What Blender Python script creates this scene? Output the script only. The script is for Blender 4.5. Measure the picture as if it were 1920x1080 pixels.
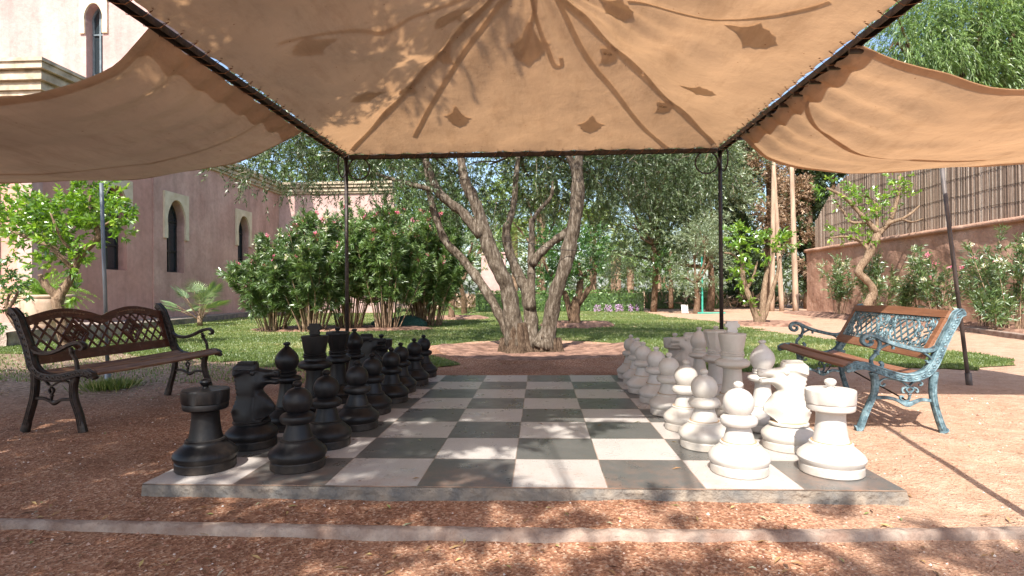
import bpy, bmesh, math, random
import numpy as np
from mathutils import Vector, Matrix, noise
from mathutils.geometry import tessellate_polygon, delaunay_2d_cdt
random.seed(7); RNG = np.random.default_rng(11)
R_ = math.radians
for o in list(bpy.data.objects): bpy.data.objects.remove(o)
scene = bpy.context.scene; COL = scene.collection

# ---------------------------------------------------------------- camera (solved from the chessboard grid)
F_, CX, CY, CZ, YAW, PIT, ROL = 1078.48, .12218, -2.40871, .81932, .0485152, .0056465, -.0074987
def _rot():
    c, s = math.cos(YAW), math.sin(YAW); A = np.array([[c, s, 0], [-s, c, 0], [0, 0, 1]])
    c, s = math.cos(PIT), math.sin(PIT); B = np.array([[1, 0, 0], [0, c, s], [0, -s, c]])
    c, s = math.cos(ROL), math.sin(ROL); D = np.array([[c, 0, s], [0, 1, 0], [-s, 0, c]])
    return D @ B @ A
RM = _rot(); CO = np.array([CX, CY, CZ])
camd = bpy.data.cameras.new('camera'); cam = bpy.data.objects.new('camera', camd); COL.objects.link(cam)
camd.sensor_width = 36; camd.lens = F_ / 1920 * 36; camd.clip_end = 500; camd.clip_start = .05
cam.matrix_world = Matrix([[RM[0][i], RM[2][i], -RM[1][i], CO[i]] for i in range(3)] + [[0, 0, 0, 1]])
scene.camera = cam
# ---------------------------------------------------------------- light
SUN = Vector((-.19, -.86, 1.0)).normalized()
world = bpy.data.worlds.new('World'); scene.world = world; world.use_nodes = True
wn = world.node_tree; sky = wn.nodes.new('ShaderNodeTexSky'); sky.sky_type = 'NISHITA'; sky.sun_disc = False
sky.sun_elevation = math.asin(SUN.z); sky.sun_rotation = math.atan2(SUN.x, SUN.y) % (2 * math.pi)
sky.air_density = 1.0; sky.dust_density = 2.0; sky.ozone_density = 1.0
wn.links.new(sky.outputs[0], wn.nodes['Background'].inputs[0]); wn.nodes['Background'].inputs[1].default_value = .15
sl = bpy.data.lights.new('sun', 'SUN'); sl.energy = 4.7; sl.angle = R_(.5); sl.color = (1, .95, .87)
so = bpy.data.objects.new('sun', sl); COL.objects.link(so); so.rotation_euler = SUN.to_track_quat('Z', 'Y').to_euler()
scene.view_settings.view_transform = 'Standard'; scene.view_settings.look = 'None'
scene.view_settings.exposure = 1.05; scene.view_settings.gamma = 1
scene.render.engine = 'CYCLES'; scene.cycles.max_bounces = 8; scene.cycles.transparent_max_bounces = 8
scene.cycles.diffuse_bounces = 5; scene.cycles.glossy_bounces = 3; scene.cycles.transmission_bounces = 4

GZ = -.055
def ray(px, py): return RM.T @ np.array([(px - 960) / F_, 1, (540 - py) / F_])
def gnd(px, py, z=GZ):
    r = ray(px, py); return Vector(CO + (z - CZ) / r[2] * r)
def at(px, py, y):
    r = ray(px, py); return Vector(CO + (y - CY) / r[1] * r)
def atx(px, py, x):
    r = ray(px, py); return Vector(CO + (x - CX) / r[0] * r)
# ---------------------------------------------------------------- materials
def mat(name):
    m = bpy.data.materials.new(name); m.use_nodes = True
    nt = m.node_tree; b = nt.nodes['Principled BSDF']; return m, nt, b
def N(nt, typ, **kw):
    n = nt.nodes.new(typ)
    for k, v in kw.items():
        if k.startswith('i_'): n.inputs[int(k[2:]) if k[2:].isdigit() else k[2:]].default_value = v
        else: setattr(n, k, v)
    return n
def ramp(nt, fac, stops):
    r = nt.nodes.new('ShaderNodeValToRGB'); e = r.color_ramp.elements
    while len(e) < len(stops): e.new(.5)
    for i, (p, c) in enumerate(stops):
        e[i].position = p; e[i].color = (c[0], c[1], c[2], 1) if hasattr(c, '__len__') else (c, c, c, 1)
    nt.links.new(fac, r.inputs[0]); return r.outputs[0]
def coords(nt, obj=False, scale=(1, 1, 1)):
    if obj: o = N(nt, 'ShaderNodeTexCoord').outputs['Object']
    else: o = N(nt, 'ShaderNodeNewGeometry').outputs['Position']
    mp = N(nt, 'ShaderNodeMapping'); mp.inputs['Scale'].default_value = scale
    nt.links.new(o, mp.inputs[0]); return mp.outputs[0]
def noise_(nt, vec, scale, detail=4, rough=.55):
    n = N(nt, 'ShaderNodeTexNoise'); n.inputs['Scale'].default_value = scale
    n.inputs['Detail'].default_value = detail; n.inputs['Roughness'].default_value = rough
    nt.links.new(vec, n.inputs['Vector']); return n.outputs[0]
def mix(nt, fac, a, b, mode='MIX'):
    m = N(nt, 'ShaderNodeMix', data_type='RGBA', blend_type=mode)
    for s, v in ((m.inputs[0], fac), (m.inputs[6], a), (m.inputs[7], b)):
        if hasattr(v, 'is_output'): nt.links.new(v, s)
        elif hasattr(v, '__len__'): s.default_value = (v[0], v[1], v[2], 1)
        else: s.default_value = v
    return m.outputs[2]
def bump(nt, b, h, strength, dist=.01, chain=None):
    n = N(nt, 'ShaderNodeBump'); n.inputs['Strength'].default_value = strength; n.inputs['Distance'].default_value = dist
    nt.links.new(h, n.inputs['Height'])
    if chain: nt.links.new(chain, n.inputs['Normal'])
    if b: nt.links.new(n.outputs[0], b.inputs['Normal'])
    return n.outputs[0]
def simple(name, c1, c2, scale=6, rough=.6, bs=.2, bscale=60, obj=False, metal=0, stretch=(1, 1, 1), spec=.5, lo=.35, hi=.65, bd=.004):
    m, nt, b = mat(name); v = coords(nt, obj, stretch)
    nt.links.new(ramp(nt, noise_(nt, v, scale, 6), [(lo, c1), (hi, c2)]), b.inputs['Base Color'])
    b.inputs['Roughness'].default_value = rough; b.inputs['Metallic'].default_value = metal
    b.inputs['Specular IOR Level'].default_value = spec
    if bs: bump(nt, b, noise_(nt, v, bscale, 5), bs, bd)
    return m
def leafmat(name, ca, cb, cc=None, tr=.35, gl=.10, rough=.42):
    m, nt, b = mat(name); nt.nodes.remove(b); out = nt.nodes['Material Output']
    a = N(nt, 'ShaderNodeAttribute', attribute_name='rnd')
    c = ramp(nt, a.outputs['Fac'], [(0, ca), (.7, cb), (1, cc or cb)])
    d = N(nt, 'ShaderNodeBsdfDiffuse'); t = N(nt, 'ShaderNodeBsdfTranslucent'); g = N(nt, 'ShaderNodeBsdfGlossy')
    g.inputs['Roughness'].default_value = rough; g.inputs[0].default_value = (.9, .95, .9, 1)
    nt.links.new(c, d.inputs[0])
    nt.links.new(mix(nt, 1.0, c, (1.3, 1.35, .55), 'MULTIPLY'), t.inputs[0])
    m1 = N(nt, 'ShaderNodeMixShader'); m1.inputs[0].default_value = tr
    nt.links.new(d.outputs[0], m1.inputs[1]); nt.links.new(t.outputs[0], m1.inputs[2])
    m2 = N(nt, 'ShaderNodeMixShader'); m2.inputs[0].default_value = gl
    nt.links.new(m1.outputs[0], m2.inputs[1]); nt.links.new(g.outputs[0], m2.inputs[2])
    nt.links.new(m2.outputs[0], out.inputs[0]); return m
def attrmat(name, stops, rough=.8, bs=0, bscale=80):
    m, nt, b = mat(name); a = N(nt, 'ShaderNodeAttribute', attribute_name='rnd')
    c = ramp(nt, a.outputs['Fac'], stops); v = coords(nt)
    c = mix(nt, .35, c, ramp(nt, noise_(nt, v, 14, 4), [(.3, .35), (.7, 1.0)]), 'MULTIPLY')
    nt.links.new(c, b.inputs['Base Color']); b.inputs['Roughness'].default_value = rough
    if bs: bump(nt, b, noise_(nt, v, bscale), bs, .004)
    return m

def m_gravel():
    m, nt, b = mat('red_gravel'); v = coords(nt)
    vo = N(nt, 'ShaderNodeTexVoronoi', feature='F1'); vo.inputs['Scale'].default_value = 105; nt.links.new(v, vo.inputs['Vector'])
    vo2 = N(nt, 'ShaderNodeTexVoronoi', feature='F1'); vo2.inputs['Scale'].default_value = 42; nt.links.new(v, vo2.inputs['Vector'])
    stone = ramp(nt, vo.outputs['Color'], [(.0, (.15, .060, .031)), (.35, (.29, .137, .079)), (.7, (.43, .238, .146)), (1, (.64, .48, .36))])
    big = ramp(nt, noise_(nt, v, 1.3, 6, .6), [(.3, (.62, .58, .55)), (.7, (1.15, 1.12, 1.1))])
    c = mix(nt, 1, stone, big, 'MULTIPLY')
    sep = N(nt, 'ShaderNodeSeparateXYZ'); nt.links.new(v, sep.inputs[0])
    # smooth trodden earth: right of the board and beyond it
    earth = ramp(nt, noise_(nt, v, 9, 8, .7), [(.3, (.38, .24, .16)), (.5, (.49, .325, .225)), (.72, (.59, .425, .32))])
    earth = mix(nt, .25, earth, stone)
    mx = N(nt, 'ShaderNodeMapRange'); nt.links.new(sep.outputs[0], mx.inputs[0]); mx.inputs[1].default_value = .9; mx.inputs[2].default_value = 1.9
    my = N(nt, 'ShaderNodeMapRange'); nt.links.new(sep.outputs[1], my.inputs[0]); my.inputs[1].default_value = 5.5; my.inputs[2].default_value = 8
    ad = N(nt, 'ShaderNodeMath', operation='MAXIMUM'); nt.links.new(mx.outputs[0], ad.inputs[0]); nt.links.new(my.outputs[0], ad.inputs[1])
    nm = N(nt, 'ShaderNodeMath', operation='MULTIPLY_ADD'); nt.links.new(noise_(nt, v, 2.2, 5), nm.inputs[0]); nm.inputs[1].default_value = 1.1; nm.inputs[2].default_value = -.55
    a2 = N(nt, 'ShaderNodeMath', operation='ADD', use_clamp=True); nt.links.new(ad.outputs[0], a2.inputs[0]); nt.links.new(nm.outputs[0], a2.inputs[1])
    c = mix(nt, a2.outputs[0], c, earth)
    # dry dusty soil behind the left bench
    dm = N(nt, 'ShaderNodeMapRange'); nt.links.new(sep.outputs[0], dm.inputs[0]); dm.inputs[1].default_value = -2.6; dm.inputs[2].default_value = -3.6
    dy = N(nt, 'ShaderNodeMapRange'); nt.links.new(sep.outputs[1], dy.inputs[0]); dy.inputs[1].default_value = 1.5; dy.inputs[2].default_value = 2.7
    dd = N(nt, 'ShaderNodeMath', operation='MULTIPLY'); nt.links.new(dm.outputs[0], dd.inputs[0]); nt.links.new(dy.outputs[0], dd.inputs[1])
    c = mix(nt, dd.outputs[0], c, ramp(nt, noise_(nt, v, 22, 9, .8), [(.36, (.085, .055, .038)), (.5, (.22, .15, .105)), (.64, (.44, .33, .25))]))
    nt.links.new(c, b.inputs['Base Color']); b.inputs['Roughness'].default_value = .92; b.inputs['Specular IOR Level'].default_value = .25
    n1 = bump(nt, None, noise_(nt, v, 4.5, 8, .65), .9, .07)
    n2 = bump(nt, None, vo2.outputs['Distance'], .35, .012, n1)
    bump(nt, b, vo.outputs['Distance'], .8, .006, n2)
    return m
def m_board():
    m, nt, b = mat('board_tiles'); v = coords(nt)
    mp = N(nt, 'ShaderNodeMapping'); mp.inputs['Location'].default_value = (4 + 4e-3, 0, .5); mp.inputs['Scale'].default_value = (2.5, 2.5, 0)
    nt.links.new(v, mp.inputs[0])
    ck = N(nt, 'ShaderNodeTexChecker'); ck.inputs['Scale'].default_value = 1; nt.links.new(mp.outputs[0], ck.inputs['Vector'])
    ck.inputs[1].default_value = (0, 0, 0, 1); ck.inputs[2].default_value = (1, 1, 1, 1)
    fl = N(nt, 'ShaderNodeVectorMath', operation='FLOOR'); nt.links.new(mp.outputs[0], fl.inputs[0])
    wn_ = N(nt, 'ShaderNodeTexWhiteNoise'); nt.links.new(fl.outputs[0], wn_.inputs[0])
    spk = N(nt, 'ShaderNodeTexVoronoi'); spk.inputs['Scale'].default_value = 260; nt.links.new(v, spk.inputs['Vector'])
    cloud = noise_(nt, v, 5, 7, .65); fine = noise_(nt, v, 90, 4)
    light = mix(nt, .5, ramp(nt, cloud, [(.3, (.36, .335, .305)), (.7, (.47, .44, .405))]), ramp(nt, wn_.outputs[0], [(0, (.36, .33, .305)), (1, (.47, .43, .405))]))
    light = mix(nt, .3, light, ramp(nt, spk.outputs['Color'], [(.0, (.25, .22, .2)), (.4, (.45, .42, .4)), (1, (.62, .58, .55))]))
    dark = mix(nt, .5, ramp(nt, cloud, [(.3, (.085, .084, .080)), (.7, (.15, .146, .137))]), ramp(nt, wn_.outputs[0], [(0, (.084, .088, .080)), (1, (.122, .116, .110))]))
    dark = mix(nt, .18, dark, ramp(nt, spk.outputs['Color'], [(.55, (.04, .04, .035)), (1, (.26, .22, .2))]))
    c = mix(nt, ck.outputs[1], light, dark)
    # joints
    fr = N(nt, 'ShaderNodeVectorMath', operation='FRACTION'); nt.links.new(mp.outputs[0], fr.inputs[0])
    sp = N(nt, 'ShaderNodeSeparateXYZ'); nt.links.new(fr.outputs[0], sp.inputs[0])
    def edge(o):
        a = N(nt, 'ShaderNodeMath', operation='SUBTRACT'); nt.links.new(o, a.inputs[0]); a.inputs[1].default_value = .5
        q = N(nt, 'ShaderNodeMath', operation='ABSOLUTE'); nt.links.new(a.outputs[0], q.inputs[0])
        g = N(nt, 'ShaderNodeMath', operation='GREATER_THAN'); nt.links.new(q.outputs[0], g.inputs[0]); g.inputs[1].default_value = .4945; return g.outputs[0]
    mxx = N(nt, 'ShaderNodeMath', operation='MAXIMUM'); nt.links.new(edge(sp.outputs[0]), mxx.inputs[0]); nt.links.new(edge(sp.outputs[1]), mxx.inputs[1])
    c = mix(nt, mxx.outputs[0], c, ramp(nt, noise_(nt, v, 3, 4), [(.4, (.33, .24, .18)), (.6, (.10, .085, .07))]))
    # red dust blown over the front edge and reddish specks
    s3 = N(nt, 'ShaderNodeSeparateXYZ'); nt.links.new(v, s3.inputs[0])
    mr = N(nt, 'ShaderNodeMapRange'); nt.links.new(s3.outputs[1], mr.inputs[0]); mr.inputs[1].default_value = .45; mr.inputs[2].default_value = 0
    mm = N(nt, 'ShaderNodeMath', operation='MULTIPLY'); nt.links.new(mr.outputs[0], mm.inputs[0])
    nt.links.new(ramp(nt, noise_(nt, v, 4, 8, .8), [(.45, 0), (.75, .75)]), mm.inputs[1])
    c = mix(nt, mm.outputs[0], c, (.36, .19, .12))
    v2 = N(nt, 'ShaderNodeTexVoronoi'); v2.inputs['Scale'].default_value = 34; nt.links.new(v, v2.inputs['Vector'])
    sm = N(nt, 'ShaderNodeMath', operation='LESS_THAN'); nt.links.new(v2.outputs['Distance'], sm.inputs[0]); sm.inputs[1].default_value = .09
    c = mix(nt, sm.outputs[0], c, (.16, .07, .04))
    nt.links.new(c, b.inputs['Base Color'])
    rr = ramp(nt, cloud, [(.3, .22), (.7, .42)]); nt.links.new(rr, b.inputs['Roughness'])
    n1 = bump(nt, None, fine, .06, .002)
    inv = N(nt, 'ShaderNodeMath', operation='SUBTRACT'); inv.inputs[0].default_value = 1; nt.links.new(mxx.outputs[0], inv.inputs[1])
    bump(nt, b, inv.outputs[0], .6, .003, n1)
    return m
def m_plaster(name, c1, c2, c3, bs=.5, bscale=16):
    m, nt, b = mat(name); v = coords(nt)
    n1 = noise_(nt, v, 1.1, 6, .6); n2 = noise_(nt, v, bscale, 6, .65)
    c = ramp(nt, n1, [(.25, c1), (.5, c2), (.78, c3)])
    c = mix(nt, .4, c, ramp(nt, n2, [(.3, .62), (.6, 1.0)]), 'MULTIPLY')
    st = noise_(nt, coords(nt, False, (1, 1, .12)), 3.5, 5)
    c = mix(nt, .5, c, ramp(nt, st, [(.35, .72), (.55, 1.0)]), 'MULTIPLY')
    c = mix(nt, .5, c, ramp(nt, noise_(nt, v, .45, 8, .7), [(.38, .72), (.55, 1.05)]), 'MULTIPLY')
    nt.links.new(c, b.inputs['Base Color']); b.inputs['Roughness'].default_value = .95; b.inputs['Specular IOR Level'].default_value = .15
    n3 = bump(nt, None, n2, bs, .03); bump(nt, b, noise_(nt, v, 55, 3), .3, .01, n3); return m
def m_fabric():
    m, nt, b = mat('canvas'); nt.nodes.remove(b); out = nt.nodes['Material Output']; v = coords(nt)
    c = ramp(nt, noise_(nt, v, 1.6, 6, .6), [(.3, (.46, .38, .30)), (.7, (.58, .485, .385))])
    c = mix(nt, .42, c, ramp(nt, noise_(nt, v, 7, 9, .8), [(.24, (.58, .50, .42)), (.42, (1, 1, 1))]), 'MULTIPLY')
    c = mix(nt, .3, c, ramp(nt, noise_(nt, coords(nt, False, (1, .25, 1)), 5, 8, .75), [(.36, (.60, .53, .46)), (.5, (1, 1, 1)), (.62, (1.08, 1.06, 1.04))]), 'MULTIPLY')
    sp = N(nt, 'ShaderNodeTexVoronoi'); sp.inputs['Scale'].default_value = 9; nt.links.new(v, sp.inputs['Vector'])
    lt = N(nt, 'ShaderNodeMath', operation='LESS_THAN'); nt.links.new(sp.outputs['Distance'], lt.inputs[0]); lt.inputs[1].default_value = .045
    c = mix(nt, lt.outputs[0], c, (.30, .19, .12))
    d = N(nt, 'ShaderNodeBsdfDiffuse'); t = N(nt, 'ShaderNodeBsdfTranslucent')
    nt.links.new(c, d.inputs[0]); nt.links.new(mix(nt, 1, c, (1.0, .69, .445), 'MULTIPLY'), t.inputs[0])
    mp = N(nt, 'ShaderNodeMixShader'); mp.inputs[0].default_value = .40
    nt.links.new(d.outputs[0], mp.inputs[1]); nt.links.new(t.outputs[0], mp.inputs[2]); nt.links.new(mp.outputs[0], out.inputs[0])
    n1 = bump(nt, None, noise_(nt, v, 6, 5, .6), .5, .03); n1 = bump(nt, None, noise_(nt, coords(nt, False, (1, .4, 1)), 13, 4, .5), .35, .012, n1)
    nn = bump(nt, None, noise_(nt, v, 420, 2), .12, .002, n1)
    nt.links.new(nn, d.inputs['Normal']); nt.links.new(nn, t.inputs['Normal']); return m
def m_piece(name, c1, c2, dirt, rough, dots):
    m, nt, b = mat(name); v = coords(nt, True)
    oi = N(nt, 'ShaderNodeObjectInfo'); vm = N(nt, 'ShaderNodeVectorMath', operation='ADD'); nt.links.new(v, vm.inputs[0]); nt.links.new(oi.outputs['Location'], vm.inputs[1]); v = vm.outputs[0]
    n1 = noise_(nt, v, 9, 7, .65); c = ramp(nt, n1, [(.3, c1), (.7, c2)])
    sc = noise_(nt, v, 38, 7, .75)
    c = mix(nt, ramp(nt, sc, [(.6, 0), (.78, .35)]), c, dirt)
    vo = N(nt, 'ShaderNodeTexVoronoi'); vo.inputs['Scale'].default_value = 62; nt.links.new(v, vo.inputs['Vector'])
    lt = N(nt, 'ShaderNodeMath', operation='LESS_THAN'); nt.links.new(vo.outputs['Distance'], lt.inputs[0]); lt.inputs[1].default_value = dots
    c = mix(nt, lt.outputs[0], c, (.25, .19, .14))
    c = mix(nt, 1, c, ramp(nt, oi.outputs['Random'], [(0, (.82, .79, .75)), (.5, (1, 1, 1)), (1, (.93, .90, .84))]), 'MULTIPLY')
    so_ = N(nt, 'ShaderNodeSeparateXYZ'); nt.links.new(coords(nt, True), so_.inputs[0])
    zr = N(nt, 'ShaderNodeMapRange'); nt.links.new(so_.outputs[2], zr.inputs[0]); zr.inputs[1].default_value = .07; zr.inputs[2].default_value = 0
    zm = N(nt, 'ShaderNodeMath', operation='MULTIPLY'); nt.links.new(zr.outputs[0], zm.inputs[0]); nt.links.new(ramp(nt, noise_(nt, v, 13, 7, .7), [(.38, .05), (.62, .8)]), zm.inputs[1])
    c = mix(nt, zm.outputs[0], c, dirt)
    c = mix(nt, ramp(nt, noise_(nt, coords(nt, True, (1, 1, .3)), 11, 8, .8), [(.52, 0), (.7, .5)]), c, tuple(.5 * (p + q) for p, q in zip(c1, dirt)))
    nt.links.new(c, b.inputs['Base Color']); nt.links.new(ramp(nt, n1, [(.3, rough), (.7, rough + .18)]), b.inputs['Roughness'])
    n3 = bump(nt, None, n1, .25, .006); bump(nt, b, noise_(nt, v, 240, 3), .08, .002, n3); return m
def m_grain(name, c1, c2, c3, rough=.45, sc=(30, 2, 30), worn=.25):
    m, nt, b = mat(name); v = coords(nt, True, sc); n = noise_(nt, v, 1.6, 6, .6)
    c = ramp(nt, n, [(.3, c1), (.55, c2), (.8, c3)])
    v2 = coords(nt, True); c = mix(nt, ramp(nt, noise_(nt, v2, 16, 7, .75), [(.55, 0), (.8, worn)]), c, (.42, .32, .24))
    nt.links.new(c, b.inputs['Base Color']); b.inputs['Roughness'].default_value = rough; bump(nt, b, n, .25, .003); return m
def m_patina():
    m, nt, b = mat('teal_patina_iron'); v = coords(nt, True)
    n = noise_(nt, v, 22, 7, .7); c = ramp(nt, n, [(.34, (.025, .04, .05)), (.47, (.085, .15, .18)), (.60, (.19, .29, .325)), (.8, (.36, .46, .48))])
    c = mix(nt, ramp(nt, noise_(nt, v, 60, 5), [(.62, 0), (.75, .8)]), c, (.28, .12, .06))
    nt.links.new(c, b.inputs['Base Color']); b.inputs['Roughness'].default_value = .55; b.inputs['Metallic'].default_value = .15
    bump(nt, b, n, .4, .004); return m
def m_bark(name, c1, c2, c3, s=1.0):
    m, nt, b = mat(name); v = coords(nt, False, (1, 1, .28)); n = noise_(nt, v, 26 * s, 8, .72); w = noise_(nt, coords(nt), 3.2 * s, 5)
    c = ramp(nt, n, [(.32, c1), (.5, c2), (.7, c3)]); c = mix(nt, .55, c, ramp(nt, w, [(.3, (.55, .5, .45)), (.65, (1.15, 1.12, 1.08))]), 'MULTIPLY')
    nt.links.new(c, b.inputs['Base Color']); b.inputs['Roughness'].default_value = .95; b.inputs['Specular IOR Level'].default_value = .1
    n3 = bump(nt, None, n, .95, .03); bump(nt, b, noise_(nt, v, 90 * s, 4), .5, .008, n3); return m

def patchmat():
    m = m_fabric(); m.name = 'canvas_patch'
    for n in m.node_tree.nodes:
        if n.type == 'BSDF_TRANSLUCENT':
            l = n.inputs[0].links[0]; m.node_tree.links.remove(l); n.inputs[0].default_value = (.74, .64, .52, 1)
    return m
M = {}
M['patch'] = patchmat()
M['gravel'] = m_gravel(); M['board'] = m_board(); M['fabric'] = m_fabric()
M['white_piece'] = m_piece('white_plastic', (.47, .44, .40), (.57, .54, .505), (.36, .29, .225), .33, .07)
M['black_piece'] = m_piece('black_plastic', (.004, .004, .005), (.011, .010, .011), (.075, .055, .04), .36, .03)
M['black_piece'].node_tree.nodes['Principled BSDF'].inputs['Specular IOR Level'].default_value = .32
M['seam'] = simple('brown_seam', (.30, .19, .10), (.42, .28, .16))
M['seam_dark'] = simple('dark_seam', (.01, .01, .01), (.03, .025, .02))
M['concrete'] = simple('old_concrete', (.10, .098, .095), (.27, .22, .17), 7, .9, 1, 30, bd=.02)
M['kerb'] = simple('dusty_kerb', (.20, .125, .092), (.36, .28, .225), 9, .92, 1, 30, bd=.02)
M['plaster_rose'] = m_plaster('rose_plaster', (.45, .265, .22), (.54, .34, .285), (.62, .415, .35), .8, 9)
M['plaster_smooth'] = m_plaster('smooth_rose_plaster', (.48, .26, .21), (.55, .31, .255), (.60, .36, .30), .3, 6)
M['plaster_light'] = m_plaster('pale_rose_plaster', (.46, .305, .275), (.51, .35, .32), (.56, .40, .37), .6, 9)
M['terracotta_wall'] = m_plaster('terracotta_plaster', (.34, .19, .13), (.46, .275, .195), (.55, .36, .27), 1, 7)
M['cream'] = simple('cream_stone', (.50, .41, .28), (.64, .55, .41), 3, .85, .3, 30)
M['cornice'] = simple('weathered_cornice', (.30, .24, .17), (.56, .46, .34), 4, .9, .5, 22)
M['dark_frame'] = simple('dark_window_frame', (.012, .011, .010), (.03, .027, .024), 8, .5)
M['grey_frame'] = simple('grey_window_frame', (.10, .13, .15), (.16, .2, .22), 8, .5)
M['iron'] = simple('dark_iron', (.018, .015, .014), (.055, .04, .034), 30, .5, .3, 80, metal=.3)
M['grey_pole'] = simple('grey_steel', (.12, .14, .16), (.24, .26, .27), 14, .45, .1, 80, metal=.5, stretch=(1, 1, .3))
M['brown_pole'] = simple('weathered_pole', (.075, .065, .062), (.17, .145, .135), 22, .55, .3, 90, stretch=(1, 1, .3), metal=.3)
M['pine_post'] = simple('bare_post', (.28, .19, .13), (.46, .33, .24), 9, .9, .5, 40, stretch=(1, 1, .15))
M['bench_iron'] = simple('brown_black_iron', (.012, .009, .008), (.045, .028, .022), 40, .42, .6, 90, obj=True, metal=.25)
M['teal'] = m_patina()
M['mahogany'] = m_grain('dark_red_wood', (.045, .014, .009), (.085, .028, .016), (.15, .055, .032), .32, (20, 3, 20), .5)
M['seat_wood'] = m_grain('worn_seat_wood', (.09, .035, .02), (.24, .13, .075), (.40, .26, .165), .5, (40, 2, 40), .5)
M['orange_wood'] = m_grain('orange_wood', (.17, .075, .038), (.25, .112, .060), (.35, .185, .11), .42, (40, 2, 40), .22)
M['terracotta'] = simple('pale_terracotta', (.40, .27, .19), (.56, .42, .32), 7, .85, .3, 40, stretch=(1, 1, .4))
M['stone'] = simple('rough_stone', (.22, .17, .14), (.48, .38, .31), 6, .95, 1, 24, bd=.03)
M['paving'] = simple('patio_paving', (.38, .26, .21), (.5, .37, .31), 3, .9, .3, 30)
M['rope'] = simple('brown_rope', (.16, .075, .035), (.30, .16, .09), 60, .9, .2)
M['grommet'] = simple('brass_ring', (.25, .15, .08), (.6, .5, .4), 60, .4, 0, metal=.8)
M['net'] = simple('green_netting', (.02, .07, .055), (.05, .13, .10), 60, .9, 1, 90, bd=.02)
M['green_stake'] = simple('green_stake', (.03, .30, .22), (.05, .36, .27), 10, .5)
M['white_sign'] = simple('white_board', (.55, .52, .48), (.68, .65, .6), 10, .6)
M['soil'] = simple('turned_soil', (.13, .065, .042), (.34, .195, .135), 7, .97, 1, 26, bd=.03)
M['olive_bark'] = m_bark('olive_bark', (.028, .021, .015), (.120, .095, .072), (.34, .30, .25))
M['root'] = m_bark('root_mass', (.022, .014, .009), (.10, .068, .047), (.22, .165, .12), 1.6)
M['brown_bark'] = m_bark('brown_bark', (.055, .035, .022), (.17, .11, .072), (.30, .21, .15), 1.3)
M['citrus_bark'] = m_bark('citrus_bark', (.10, .065, .04), (.25, .175, .12), (.38, .29, .21), 1.6)
M['palm_bark'] = m_bark('palm_bark', (.10, .06, .04), (.28, .19, .13), (.42, .32, .25), .6)
M['olive_leaf'] = leafmat('olive_leaf', (.028, .052, .018), (.088, .130, .050), (.25, .30, .17), .24, .06)
M['far_olive'] = leafmat('far_olive_leaf', (.05, .085, .03), (.15, .20, .085), (.34, .38, .23), .28, .07)
M['pale_olive'] = leafmat('pale_olive_leaf', (.09, .135, .065), (.23, .285, .16), (.38, .42, .29), .28, .09)
M['pepper_leaf'] = leafmat('pepper_tree_leaf', (.06, .12, .03), (.17, .26, .08), (.31, .40, .16), .34, .06)
M['citrus_leaf'] = leafmat('citrus_leaf', (.07, .17, .015), (.20, .35, .03), (.42, .55, .08), .42, .10, .35)
M['citrus_dark'] = leafmat('deep_citrus_leaf', (.025, .085, .012), (.075, .185, .022), (.16, .31, .04), .35, .12)
M['oleander_leaf'] = leafmat('oleander_leaf', (.055, .115, .03), (.17, .27, .08), (.40, .45, .23), .32, .08)
M['oleander_pale'] = leafmat('sunlit_oleander_leaf', (.05, .10, .028), (.12, .20, .055), (.27, .32, .13), .3, .12)
M['petal_pink'] = leafmat('pink_petal', (.66, .14, .28), (.80, .30, .44), (.86, .55, .62), .4, .03)
M['petal_white'] = leafmat('white_petal', (.68, .64, .52), (.8, .78, .70), (.82, .8, .76), .4, .03)
M['cypress_green'] = leafmat('cypress_green', (.018, .038, .012), (.05, .085, .026), (.11, .15, .06), .15, .05)
M['cypress_brown'] = leafmat('cypress_dry', (.20, .13, .085), (.42, .29, .20), (.58, .44, .33), .15, .03)
M['hedge_leaf'] = leafmat('hedge_leaf', (.065, .125, .028), (.125, .215, .048), (.22, .32, .09), .25, .06)
M['palm_leaf'] = leafmat('palm_leaf', (.08, .13, .02), (.21, .29, .05), (.42, .46, .10), .4, .08)
M['fan_leaf'] = leafmat('fan_palm_leaf', (.09, .16, .06), (.19, .28, .11), (.34, .42, .22), .3, .12)
M['fern'] = leafmat('fern_frond', (.12, .25, .02), (.22, .38, .04), (.33, .5, .08), .4, .05)
M['wood_leaf'] = leafmat('far_foliage', (.035, .065, .022), (.10, .15, .055), (.21, .26, .10), .25, .06)
M['grass'] = leafmat('grass_blade', (.070, .112, .026), (.150, .198, .056), (.42, .38, .19), .35, .04)
M['lilac'] = leafmat('lilac_flower', (.4, .2, .45), (.6, .4, .65), (.7, .55, .75), .3, .02)
M['fallen'] = attrmat('fallen_leaf', [(0, (.10, .05, .03)), (.4, (.35, .2, .09)), (.75, (.5, .36, .15)), (.9, (.2, .3, .08)), (1, (.6, .55, .45))])
M['pebble'] = attrmat('pebble', [(0, (.2, .08, .05)), (.5, (.4, .19, .12)), (.85, (.5, .33, .25)), (1, (.65, .6, .55))])
M['reed'] = attrmat('reed', [(0, (.07, .045, .03)), (.35, (.23, .155, .11)), (.7, (.42, .31, .235)), (1, (.66, .55, .45))], .75)
M['twig'] = simple('twig_bark', (.16, .12, .085), (.30, .24, .18), 20, .9, 0)
M['stem'] = simple('oleander_stem', (.12, .075, .045), (.38, .26, .17), 9, .9, .4, 40)
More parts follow.
